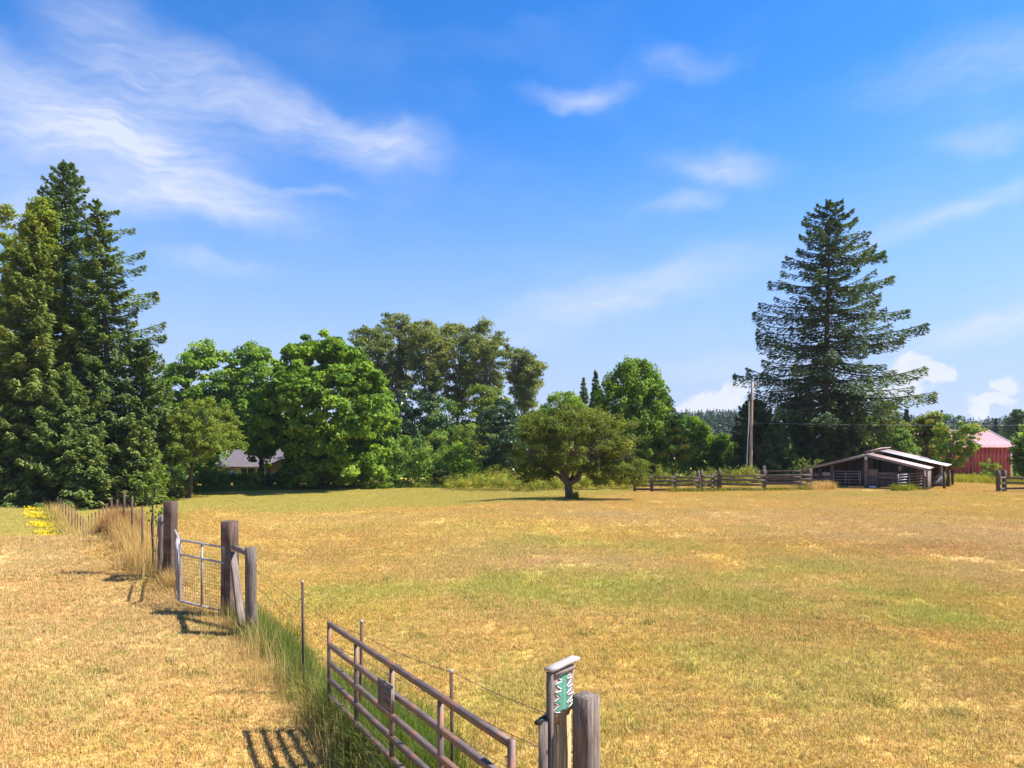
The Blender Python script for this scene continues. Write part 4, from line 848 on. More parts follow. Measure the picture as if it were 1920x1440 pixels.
    right = [(585, 360), (648, 405), (580, 480), (600, 500), (672, 490), (650, 560), (585, 650), (610, 670), (685, 630), (650, 720), (585, 800), (620, 820), (708, 790), (670, 880), (590, 965), (640, 965), (708, 925), (680, 1000), (640, 1050), (570, 1110)]
    lw = [(528, 380), (490, 450), (520, 520), (430, 600), (505, 690), (425, 750), (500, 860), (410, 920), (500, 990), (395, 1085), (500, 1120)]; rw = [(580, 370), (610, 420), (575, 480), (600, 500), (582, 640), (640, 690), (585, 790), (640, 850), (590, 960), (650, 1000), (570, 1100)]
    b_ = wbase(s); V = []; Q = []
    for (a, c) in zip(lw, rw): V += [tuple(S(*a)-b_), tuple(S(*c)-b_)]
    for i in range(len(lw)-1): Q.append((2*i, 2*i+2, 2*i+3, 2*i+1))
    link('green_paint', mesh_np('green_paint', V, Q, None, 'green_paint'), s)
    for line in (left, right): tube_obj('white_outline', s, 'white_paint', [(np.array([tuple(S(*q)+n2*.001) for q in line]), .0036)], 5)
    tube_obj('white_outline', s, 'white_paint', [(np.array([tuple(S(*q)+n2*.0005) for q in ((530, 640), (545, 760), (538, 1090))]), .0016)], 4)
    # iron latch with its stub beside the sign
    b = pos(1019, 5.0); k = thing('latch_stub', b, 'short stub post with a black iron latch left of the painted sign', 'post')
    beam('stub', k, 'old_wood', b-Vector((0, 0, .2)), Vector((b.x, b.y, H(1019, 1348, 5.0).z)), .07, .07, jitter=.006, seg=3)
    beam('latch_bar', k, 'black_iron', H(1006, 1356, 4.92), H(1034, 1336, 5.08), .045, .03, round_=8)
foreground_fences()

def rail_fence(label, pts, tops, rails, wood='rail_wood', rw=.17, pw=.24, post_extra=0):
    """pts: list of (px, depth); tops: height of each post; rails: heights of the boards"""
    B = [pos(px, d) for px, d in pts]; root = thing('rail_fence', B[len(B)//2], label, 'fence')
    for i, (b, h) in enumerate(zip(B, tops)): beam('post', root, wood, b-Vector((0, 0, .3)), b+Vector((.02*((i*7) % 3-1), 0, h)), pw*(.85+.3*((i*37) % 10)/10), pw, jitter=.014, seg=4)
    rng = random.Random(len(pts)*13+int(pts[0][0]))
    for a, b in zip(B[:-1], B[1:]):
        for r in rails: beam('rail', root, wood, a+Vector((0, -pw*.62, r+rng.uniform(-.05, .05))), b+Vector((0, -pw*.62-.01, r+rng.uniform(-.05, .05))), .045, rw*rng.uniform(.8, 1.1), up=(0, 0, 1), jitter=.01, seg=4)
    return root
def right_fences():
    rail_fence('low rail fence left part, half hidden by the lone hawthorn', [(1190, 56.5), (1222, 56), (1266, 56), (1309, 56)], [1.3, 1.35, 1.5, 1.75], [1.22, .9, .55, .2])
    rail_fence('four-rail wooden fence running to the left corner of the shed', [(1350, 56.2), (1433, 56.4), (1518, 56.4)], [1.75, 1.75, 1.75], [1.28, .92, .55, .18], pw=.3)
    rail_fence('short run of rails with a pale stake between the two taller posts', [(1316, 56), (1337, 56.6), (1346, 56.6)], [1.72, 1.4, 1.1], [1.25, .9, .5, .2])
    beam('stake', bpy.data.objects['rail_fence.002'], 'grey_wood', pos(1317, 55.6), pos(1314, 55.6)+Vector((-.15, 0, 1.5)), .09, .07)
    rail_fence('back rail fence behind the four-rail fence near the pole', [(1330, 64), (1398, 64), (1432, 63.5), (1500, 63.5)], [1.5, 1.6, 1.9, 1.5], [1.35, .85, .4], pw=.25)
    rail_fence('dark rail fence at the right edge in front of the barn', [(1872, 55.8), (1883, 56.4), (1925, 56.2), (1990, 56), (2060, 55.5)], [1.75, 1.75, 1.5, 1.5, 1.5], [1.12, .72, .25], wood='rail_wood', pw=.26)
right_fences()

# ------------------------------------------------------------------ shed
def shed():
    RX, RY = (1625-960)/FOC*58, 58.0; a = Vector((.63, .777, 0)).normalized(); p = Vector((a.y, -a.x, 0)); org = Vector((RX, RY, 0))
    zgr = zg(RX, RY)-.02; zr = CZ+(HOR-852)/FOC*58; wl, wr, Ln = 4.86, 4.35, 8.6; zl = CZ+(HOR-879)/FOC*61.1; zrr = CZ+(HOR-878)/FOC*55.3
    def Q(s, t, z): v = org+p*s+a*t; return Vector((v.x, v.y, z))
    def spx(px): u = (px-960)/FOC; return (u*RY-RX)/(p.x-u*p.y)
    def zy(py, s, t=0): return CZ+(HOR-py)/FOC*(org+p*s+a*t).y
    root = thing('animal_shed', (RX, RY, zgr), 'low open wooden animal shed with a patched metal roof', 'shed')
    def slab(name, s0, z0, s1, z1, t0, t1, th, mat, par=root):
        c0 = Q(s0, (t0+t1)/2, z0); c1 = Q(s1, (t0+t1)/2, z1); return beam(name, par, mat, c0, c1, t1-t0, th, up=Vector((0, 0, 1)).cross((c1-c0)).cross(c1-c0)*-1 if False else a.cross((c1-c0).normalized()).cross((c1-c0).normalized())*-1)
    def sheet(name, s0, z0, s1, z1, t0, t1, mat, n=14, amp=.02, par=root):
        """corrugated sheet, ribs running down the slope"""
        V = []; F_ = []; m = max(2, int((t1-t0)/.19)*2); b = wbase(par)
        for i in range(m+1):
            t = t0+(t1-t0)*i/m; dz = amp*(1 if i % 2 else -1)
            for (s_, z_) in ((s0, z0), (s1, z1)): V.append(tuple(Q(s_, t, z_+dz)-b))
            for (s_, z_) in ((s0, z0), (s1, z1)): V.append(tuple(Q(s_, t, z_+dz-.03)-b))
        for i in range(m): k = 4*i; F_ += [(k, k+1, k+5, k+4), (k+2, k+6, k+7, k+3), (k+1, k+3, k+7, k+5), (k, k+4, k+6, k+2)]
        F_ += [(0, 2, 3, 1), (4*m, 4*m+1, 4*m+3, 4*m+2)]
        return link(name, mesh_np(name, V, F_, None, mat), par)
    # right slope in separate sheets with an open dark strip between them
    sheet('roof_sheet', 0, zr+.05, wr+.25, zrr-.02, -.35, 1.35, 'roof_pink'); sheet('roof_sheet', 0, zr+.07, wr+.25, zrr, 1.35, 2.2, 'roof_pink')
    sheet('roof_sheet', .1, zr+.34, wr+1.1, zrr+.12, 3.1, 4.6, 'roof_pale'); sheet('roof_sheet', .1, zr+.36, wr+1.1, zrr+.14, 4.6, 6.2, 'roof_pale'); sheet('roof_sheet', .1, zr+.30, wr+1.0, zrr+.08, 6.2, Ln, 'roof_pink')
    # left slope
    for i in range(4): sheet('roof_sheet', 0, zr+.05+.01*i, -wl-.2, zl, -.3+i*2.2, -.3+(i+1)*2.2, 'dark_wood' if i < 2 else 'roof_pink')
    sheet('ridge_flap', -.9, zr+.12, .55, zr+.52, 3.2, 7.2, 'roof_pink')
    # rafters / fascia
    beam('fascia', root, 'fascia', Q(-.02, -.38, zr-.06), Q(-wl-.25, -.33, zl-.08), .05, .2, up=(0, 0, 1)); beam('fascia', root, 'fascia', Q(.02, -.42, zr-.06), Q(wr+.3, -.42, zrr-.12), .05, .2, up=(0, 0, 1))
    for t in (1.5, 3.0, 4.8, 6.6, 8.3):
        beam('rafter', root, 'dark_wood', Q(0, t, zr-.1), Q(-wl, t, zl-.13), .06, .15, up=(0, 0, 1)); beam('rafter', root, 'dark_wood', Q(0, t, zr-.1), Q(wr, t, zrr-.15), .06, .15, up=(0, 0, 1))
    for s_, z_ in ((-3.2, 0), (-1.6, 0), (1.4, 1), (2.8, 1)): zz = (zr+(zl-zr)*(-s_/wl)) if not z_ else (zr+(zrr-zr)*(s_/wr)); beam('purlin', root, 'dark_wood', Q(s_, -.2, zz-.09), Q(s_, Ln, zz-.09), .06, .09)
    # posts
    def gpost(px, top_drop=0, w=.2, mat='rail_wood', t=0):
        s_ = spx(px); zt = (zr+(zl-zr)*(-s_/wl) if s_ < 0 else zr+(zrr-zr)*(s_/wr))-.18; q = Q(s_, t, zt); g_ = zg(q.x, q.y)-.2; return beam('post', root, mat, Q(s_, t, g_), q, w, w, jitter=.014, seg=4)
    ridge = gpost(1624.5, 0, .26, 'grey_wood', -.15); gpost(1518, 0, .2); gpost(1538, 0, .2, 'dark_wood'); gpost(1560, 0, .24, 'rail_wood'); gpost(1733, 0, .22, 'grey_wood')
    q = Q(0, -.33, zr-.42); beam('barn_lamp', root, 'white', q, q+Vector((0, 0, .26)), .2, .2, round_=8, taper=.6)
    q = Q(wr+.02, -.4, zrr-.62); beam('downpipe', root, 'white', q, q+Vector((-.05, 0, .45)), .1, .08)
    for t in (3.0, 6.0, Ln-.2):
        for s_ in (-wl+.2, -2.3, 2.2, wr+(.9 if t > 2.9 else 0)): g_ = Q(s_, t, 0); zt = (zr+(zl-zr)*(-s_/wl) if s_ < 0 else zr+(zrr-zr)*(s_/wr))-.2; beam('post', root, 'dark_wood', Vector((g_.x, g_.y, zg(g_.x, g_.y)-.2)), Vector((g_.x, g_.y, zt+.05)), .16, .16)
    # back and inner walls of upright boards
    def boards(s0, s1, t, z1f, mat, z0=None, w=.3, along='s', t1=None):
        n = max(1, int(abs((s1-s0) if along == 's' else (t1-t))/w))
        for i in range(n):
            if along == 's': s_ = s0+(s1-s0)*(i+.5)/n; tt = t
            else: s_ = s0; tt = t+(t1-t)*(i+.5)/n
            q_ = Q(s_, tt, 0); zb = zg(q_.x, q_.y)-.1 if z0 is None else z0; beam('wall_board', root, mat, Vector((q_.x, q_.y, zb)), Vector((q_.x, q_.y, z1f(s_))), w*.96, .03, up=a if along == 's' else p)
    rf = lambda s_: (zr+(zl-zr)*(-s_/wl) if s_ < 0 else zr+(zrr-zr)*(s_/wr))-.25
    boards(-wl+.1, wr-.1, Ln-.3, rf, 'dark_wood', w=.5); boards(-wl+.1, 0, 2.9, rf, 'dark_wood', w=.6); boards(.75, wr-1.3, 3.4, rf, 'dark_wood', w=.55)
    boards(wr-1.2, wr-.3, 3.4, rf, 'red_rail_wood', w=.45)
    boards(wr+.12, 0, -.1, lambda s_: zrr-.2, 'grey_wood', along='t', t1=1.7, w=.42)       # grey end wall at the right corner
    s0, s1 = spx(1628), spx(1646)
    dr = beam('stable_door', root, 'grey_wood', Q((s0+s1)/2, -.05, zgr+.08), Q((s0+s1)/2, -.05, zy(894, .5)), s1-s0, .06, up=a)
    for k in range(4): c = s0+(s1-s0)*(k+.5)/4; beam('door_board', dr, 'rail_wood', Q(c, -.10, zgr+.12), Q(c, -.10, zy(895, .5)), (s1-s0)/4-.02, .02, up=a)
    beam('door_bottom', dr, 'white', Q(s0+.08, -.13, zgr+.16), Q(s1-.08, -.13, zgr+.16), .03, .14, up=(0, 0, 1))
    beam('door_upper', root, 'grey_wood', Q((s0+s1)/2, -.06, zy(893, .5)), Q((s0+s1)/2, -.06, zy(880, .5)), s1-s0, .05, up=a)
    s2, s3 = spx(1647), spx(1700)
    for py in (889, 896, 903.5, 911): beam('stall_rail', root, 'grey_wood' if py < 900 else 'rail_wood', Q(s2, -.02, zy(py, (s2+s3)/2)), Q(s3, -.02, zy(py, (s2+s3)/2)), .05, .24 if py < 912 else .15, up=(0, 0, 1), jitter=.01, seg=3)
    for px in (1648, 1674, 1700): c = spx(px); beam('stall_post', root, 'rail_wood', Q(c, .05, zgr-.1), Q(c, .05, zy(886, c)), .14, .14)
    q = Q(spx(1674), 3.3, zy(884, 2.5, 3.3)); beam('feed_sack', root, 'cap_wood', q, q+Vector((0, 0, .45)), .3, .1)
    # lean-to end on the right: leaning boards and a pale post
    for (x0, y0, x1, y1, d, m) in ((1751, 899, 1766, 887, 60, 'grey_wood'), (1752, 910, 1766, 893, 60, 'white'), (1752, 913, 1764, 903, 60, 'grey_wood'), (1751, 893, 1752, 914, 60, 'grey_wood')):
        beam('loose_board', root, m, H(x0, y0, d), H(x1, y1, d), .22, .05, up=(0, -1, 0))
    beam('post', root, 'cap_wood', pos(1765, 60.2)-Vector((0, 0, .2)), H(1765, 873, 60.2), .16, .16); beam('post', root, 'dark_wood', pos(1769, 61.5)-Vector((0, 0, .2)), H(1769, 873, 61.5), .26, .26)
    # pen boards at the left end
    for (x0, x1, y, m) in ((1522, 1537, 890, 'grey_wood'), (1540, 1560, 889, 'cap_wood'), (1540, 1560, 897, 'grey_wood'), (1522, 1537, 899, 'grey_wood')): beam('pen_board', root, m, Q(spx(x0), .1, zy(y, spx(x0))), Q(spx(x1), .1, zy(y, spx(x1))), .05, .3, up=(0, 0, 1), jitter=.01, seg=3)
    # tube gates
    def tube_gate(label, A, B, hgt, n, ups):
        g = thing('tube_gate', ground_under((A+B)/2), label, 'gate'); z = Vector((0, 0, 1))
        for i in range(n): f = (i/(n-1))**.9; beam('rail', g, 'galv', A+z*(.12+(hgt-.12)*f), B+z*(.12+(hgt-.12)*f), .05, round_=6)
        for t in ups: c = A.lerp(B, t); beam('upright', g, 'galv', c+z*.1, c+z*(hgt+.02), .055, round_=6)
    A = ground_under(Q(spx(1563), -.1, 0)); B = ground_under(Q(spx(1614), -.1, 0)); tube_gate('grey tube gate left of the shed centre post', A, B, 1.42, 6, (0, .46, .94, 1))
    A = pos(1684, 54.3); B = pos(1730, 57.2); tube_gate('grey tube gate angled out from the shed corner', A, B, 1.28, 6, (0, .45, 1))
shed()

# ------------------------------------------------------------------ red barn
def barn():
    d = 84.0; xl, xr = (1704-960)/FOC*d, (1894-960)/FOC*d; ze = CZ+(HOR-836)/FOC*d; dy = 9.6; zt = CZ+(HOR-808)/FOC*(d+dy/2); zb = zg((xl+xr)/2, d)-.3
    root = thing('red_barn', ((xl+xr)/2, d, zb), 'red metal barn with a pale red ribbed roof behind the shed', 'barn'); b = wbase(root)
    def panel(name, pts, mat, th=.08, par=root):
        """extrude a flat polygon by th along its normal"""
        P = [Vector(v) for v in pts]; n = (P[1]-P[0]).cross(P[2]-P[0]).normalized()*th; k = len(P); V = [tuple(v-b) for v in P]+[tuple(v-n-b) for v in P]
        me = bpy.data.meshes.new(name); me.from_pydata(V, [], [tuple(range(k)), tuple(range(2*k-1, k-1, -1))]+[(i, i+k, (i+1) % k+k, (i+1) % k) for i in range(k)]); me.materials.append(MAT[mat]); return link(name, me, par)
    w = panel('front_wall', [(xl, d, zb), (xr, d, zb), (xr, d, ze), (xl, d, ze)], 'barn_wall'); panel('back_wall', [(xr, d+dy, zb), (xl, d+dy, zb), (xl, d+dy, ze), (xr, d+dy, ze)], 'barn_wall')
    for x, s in ((xr, 1), (xl, -1)):
        pts = [(x, d+.09, zb), (x, d+dy-.09, zb), (x, d+dy-.09, ze), (x, d+dy/2, zt-.1), (x, d+.09, ze)]; panel('gable_wall', pts if s > 0 else pts[::-1], 'barn_wall')
    n = int((xr-xl)/.46)
    for i in range(n): x = xl+(i+.5)*(xr-xl)/n; beam('wall_rib', w, 'barn_wall', (x, d-.02, zb+.1), (x, d-.02, ze-.02), .09, .05, up=(0, 1, 0))
    ov = .75; sl = (zt-ze)/(dy/2)
    f = panel('front_roof', [(xl-ov, d-.35, ze-.35*sl+.03), (xr+ov, d-.35, ze-.35*sl+.03), (xr+ov, d+dy/2, zt+.03), (xl-ov, d+dy/2, zt+.03)], 'barn_roof', .07)
    panel('back_roof', [(xr+ov, d+dy+.35, ze-.35*sl+.03), (xl-ov, d+dy+.35, ze-.35*sl+.03), (xl-ov, d+dy/2+.01, zt+.03), (xr+ov, d+dy/2+.01, zt+.03)], 'barn_roof', .07)
    n = int((xr-xl+2*ov)/.6)
    for i in range(n): x = xl-ov+(i+.5)*(xr-xl+2*ov)/n; beam('roof_rib', f, 'barn_ridge', (x, d-.34, ze-.34*sl+.045), (x, d+dy/2, zt+.045), .07, .022)
    beam('ridge_cap', root, 'barn_trim', (xl-ov, d+dy/2-.02, zt+.08), (xr+ov, d+dy/2-.02, zt+.08), .35, .07)
    beam('verge_trim', root, 'barn_trim', (xr+ov+.03, d-.38, ze-.36*sl), (xr+ov+.03, d+dy/2, zt), .06, .24, up=(0, 0, 1)); beam('verge_trim', root, 'barn_trim', (xl-ov-.03, d-.38, ze-.36*sl), (xl-ov-.03, d+dy/2, zt), .06, .24, up=(0, 0, 1))
    beam('gutter', root, 'barn_ridge', (xl-ov, d-.42, ze-.36*sl-.02), (xr+ov, d-.42, ze-.36*sl-.02), .12, .12); beam('corner_trim', root, 'barn_trim', (xr+.03, d-.07, zb), (xr+.03, d-.07, ze-.1), .18, .1)
    beam('downpipe', root, 'barn_trim', (xr+.28, d-.02, zb), (xr+.28, d-.02, ze-.2), .11, round_=8)
barn()

# ------------------------------------------------------------------ grey house under the maple
def house():
    d = 91.0; s = d/FOC; xl, xr = (396-960)*s, (520-960)*s; ze = CZ+(HOR-873)*s; zr = CZ+(HOR-843)/FOC*(d+4); g = zg((xl+xr)/2, d)-.3
    root = thing('grey_house', ((xl+xr)/2, d, g), 'low grey house with a slate-coloured roof half hidden under the maple', 'house'); b = wbase(root)
    def poly(name, pts, mat, th=.1, par=root):
        P = [Vector(v) for v in pts]; n = (P[1]-P[0]).cross(P[2]-P[0]).normalized()*th; k = len(P); V = [tuple(v-b) for v in P]+[tuple(v-n-b) for v in P]
        me = bpy.data.meshes.new(name); me.from_pydata(V, [], [tuple(range(k)), tuple(range(2*k-1, k-1, -1))]+[(i, i+k, (i+1) % k+k, (i+1) % k) for i in range(k)]); me.materials.append(MAT[mat]); return link(name, me, par)
    dy = 8.0; poly('wall', [(xl, d, g), (xr, d, g), (xr, d, ze), (xl, d, ze)], 'house_wall'); poly('wall', [(xr, d+dy, g), (xl, d+dy, g), (xl, d+dy, ze), (xr, d+dy, ze)], 'house_wall')
    poly('wall', [(xl, d+dy, g), (xl, d+.11, g), (xl, d+.11, ze), (xl, d+dy/2, zr-.1), (xl, d+dy, ze)], 'house_wall')
    poly('roof', [(xl-.5, d-.6, ze-.15), (xr+4, d-.6, ze-.15), (xr+4, d+dy/2, zr), (xl-.5, d+dy/2, zr)], 'house_roof', .12); poly('roof', [(xr+4, d+dy+.6, ze-.15), (xl-.5, d+dy+.6, ze-.15), (xl-.5, d+dy/2+.01, zr), (xr+4, d+dy/2+.01, zr)], 'house_roof', .12)
    beam('gutter', root, 'brown_trim', (xl-.5, d-.66, ze-.16), (xr+.3, d-.66, ze-.16), .12, .12)
    for x0, x1, y0, y1 in ((423, 432, 877, 890), (451, 478, 877, 890), (482, 497, 878, 890)):
        X0, X1, Z0, Z1 = (x0-960)*s, (x1-960)*s, CZ+(HOR-y1)*s, CZ+(HOR-y0)*s; w = poly('window', [(X0, d-.06, Z0), (X1, d-.06, Z0), (X1, d-.06, Z1), (X0, d-.06, Z1)], 'glass', .05)
        for aa, bb in (((X0, Z0), (X1, Z0)), ((X0, Z1), (X1, Z1)), ((X0, Z0), (X0, Z1)), ((X1, Z0), (X1, Z1)), (((X0+X1)/2, Z0), ((X0+X1)/2, Z1))): beam('window_frame', w, 'white', (aa[0], d-.08, aa[1]), (bb[0], d-.08, bb[1]), .09, .08)
    X0, X1 = (433-960)*s, (441-960)*s; poly('door', [(X0, d-.06, g+.3), (X1, d-.06, g+.3), (X1, d-.06, CZ+(HOR-877)*s), (X0, d-.06, CZ+(HOR-877)*s)], 'house_tan', .05)
    # wing with a gable towards the field
    d2 = 87.0; s2 = d2/FOC; wl, wr, wm = (504-960)*s2, (590-960)*s2, (552-960)*s2; we = CZ+(HOR-872)*s2; wz = CZ+(HOR-852)*s2
    poly('wing_wall', [(wl, d2, g), (wr, d2, g), (wr, d2, we), (wm, d2, wz-.1), (wl, d2, we)], 'house_tan'); poly('wing_wall', [(wl, d2+4, g), (wl, d2+.11, g), (wl, d2+.11, we), (wl, d2+4, we)], 'house_tan')
    poly('wing_roof', [(wl-.5, d2+5, we-.2), (wl-.5, d2-.5, we-.2), (wm, d2-.5, wz), (wm, d2+5, wz)], 'house_roof', .1); poly('wing_roof', [(wr+.5, d2-.5, we-.2), (wr+.5, d2+5, we-.2), (wm+.01, d2+5, wz), (wm+.01, d2-.5, wz)], 'house_roof', .1)
    beam('bargeboard', root, 'brown_trim', (wl-.5, d2-.55, we-.28), (wm, d2-.55, wz-.06), .06, .2, up=(0, 0, 1)); beam('bargeboard', root, 'brown_trim', (wr+.5, d2-.55, we-.28), (wm, d2-.55, wz-.06), .06, .2, up=(0, 0, 1))
    X0, X1 = (525-960)*s2, (538-960)*s2; w = poly('garage_door', [(X0, d2-.05, g+.2), (X1, d2-.05, g+.2), (X1, d2-.05, we-.1), (X0, d2-.05, we-.1)], 'white', .05)
    beam('corner_post', root, 'brown_trim', (wl, d2-.06, g), (wl, d2-.06, we-.1), .25, .1)
    b2 = pos(436.5, 84); k = thing('satellite_dish', b2, 'white satellite dish on a short pole in front of the house door', 'dish'); zt = CZ+(HOR-887.5)/FOC*84
    beam('mast', k, 'conduit', b2, Vector((b2.x, b2.y, zt)), .06, round_=6)
    V = [(0, -.02, 0)]; T = []
    for r in (1, 2, 3):
        for i in range(14): t = i*2*math.pi/14; V.append((.11*r*math.cos(t), -.02-.012*r*r, .115*r*math.sin(t)))
    T = [(0, 1+i, 1+(i+1) % 14) for i in range(14)]; Qd = [(1+14*r+i, 15+14*r+i, 15+14*r+(i+1) % 14, 1+14*r+(i+1) % 14) for r in (0, 1) for i in range(14)]
    o = link('dish', mesh_np('dish', V, Qd, T, 'white', smooth=True), k, (0, -.05, zt-b2.z)); md = o.modifiers.new('thick', 'SOLIDIFY'); md.thickness = .02
    beam('feed_arm', k, 'conduit', (b2.x, b2.y-.1, zt-.3), (b2.x, b2.y-.45, zt-.05), .03, round_=5)
house()

# ------------------------------------------------------------------ utility pole and its service wire
def pole():
    d = 70.0; b = pos(1407, d); top = H(1410.5, 714, d); root = thing('utility_pole', b, 'tall wooden utility pole between the shed fence and the dark thicket', 'pole')
    sh = beam('shaft', root, 'pole_wood', b-Vector((0, 0, .5)), top, .34, .34, round_=12, taper=.66, seg=5)
    beam('pole_cap', sh, 'ceramic', top, top+Vector((0, 0, .12)), .28, round_=10)
    c = top-Vector((0, .16, .32))
    for s in (-1, 1):
        a = beam('bracket', root, 'ceramic', c+Vector((s*.1, 0, -.02)), c+Vector((s*.5, 0, .14 if s < 0 else -.12)), .06, round_=6); e = c+Vector((s*.5, 0, .14 if s < 0 else -.12))
        beam('insulator', root, 'ceramic', e, e+Vector((s*.06, 0, .2)), .12, round_=8, taper=.6)
    e = c+Vector((.62, 0, .1)); beam('insulator', root, 'ceramic', e, e+Vector((.3, 0, .04)), .09, round_=8)
    pts = [H(1404.5, 752, d-.3), H(1404, 790, d-.35), H(1402, 830, d-.35), pos(1399, d-.4)]; tube_obj('conduit', root, 'conduit', [(np.array([tuple(v) for v in pts]), .05)], 6)
    pts = [H(1407, 722, d-.2), H(1403.5, 735, d-.5), H(1403, 745, d-.45), H(1404.5, 753, d-.3)]; tube_obj('drop_cable', root, 'wire', [(np.array([tuple(v) for v in pts]), .022)], 5)
    p0, p1 = H(1412, 793, d-.2), H(1935, 797, 68); n = 16; pts = [p0.lerp(p1, i/n)-Vector((0, 0, .35*4*(i/n)*(1-i/n)*.3)) for i in range(n+1)]
    tube_obj('service_wire', root, 'cable', [(np.array([tuple(v) for v in pts]), .011)], 5)
pole()

# ------------------------------------------------------------------ tall grass, weeds, flowers, sapling, leaf litter
def blades(name, label, P, hmin, hmax, wid, mat, seed, lean=.35, tint=.5, tvar=.2, wind=(0, 0)):
    r = np.random.default_rng(seed); n = len(P); h = r.uniform(hmin, hmax, n); ph = r.uniform(0, 2*math.pi, n); ln = np.abs(r.normal(0, lean, n))+.05
    dx = np.cos(ph)*ln+wind[0]; dy = np.sin(ph)*ln+wind[1]; w = wid*r.uniform(.6, 1.4, n); a = ph+math.pi/2+r.normal(0, .5, n); sx, sy = np.cos(a)*w/2, np.sin(a)*w/2
    V = []; ks = (0, .4, .75, 1)
    for k in ks:
        cx = P[:, 0]+dx*h*k*k; cy = P[:, 1]+dy*h*k*k; cz = P[:, 2]-.03+h*(k-.28*np.minimum(ln, 1.6)*k**3); ww = (1-k*.9)
        V.append(np.stack([cx+sx*ww, cy+sy*ww, cz], -1)); V.append(np.stack([cx-sx*ww, cy-sy*ww, cz], -1))
    V = np.stack(V, 1).reshape(-1, 3); i = np.arange(n)[:, None]*8
    Qd = np.concatenate([i+np.array([[0, 1, 3, 2]]), i+np.array([[2, 3, 5, 4]]), i+np.array([[4, 5, 7, 6]])]); t = np.clip(tint+r.normal(0, tvar, n), 0, 1)
    return tag(link(name, mesh_np(name, V, Qd, None, mat, {'tint': np.concatenate([t, t, t])})), label, 'grass', kind='stuff')
def along(pts, n, width, seed, clump=.12, nc=60, offset=0):
    """points scattered in clumps along a polyline (px, depth)"""
    r = np.random.default_rng(seed); W = np.array([[pos(*q).x, pos(*q).y] for q in pts]); L = np.concatenate([[0], np.cumsum(np.linalg.norm(np.diff(W, axis=0), axis=1))])
    tc = r.uniform(0, L[-1], nc); oc = r.normal(0, width, nc)+offset; k = r.integers(0, nc, n); t = np.clip(tc[k]+r.normal(0, clump*1.5, n), 0, L[-1])
    x = np.interp(t, L, W[:, 0]); y = np.interp(t, L, W[:, 1]); dv = norm(np.stack([np.interp(t+.3, L, W[:, 0])-x+1e-4, np.interp(t+.3, L, W[:, 1])-y], -1)); o = oc[k]+r.normal(0, clump, n)
    x = x-dv[:, 1]*o; y = y+dv[:, 0]*o; return np.stack([x, y, zg(x, y)], -1)
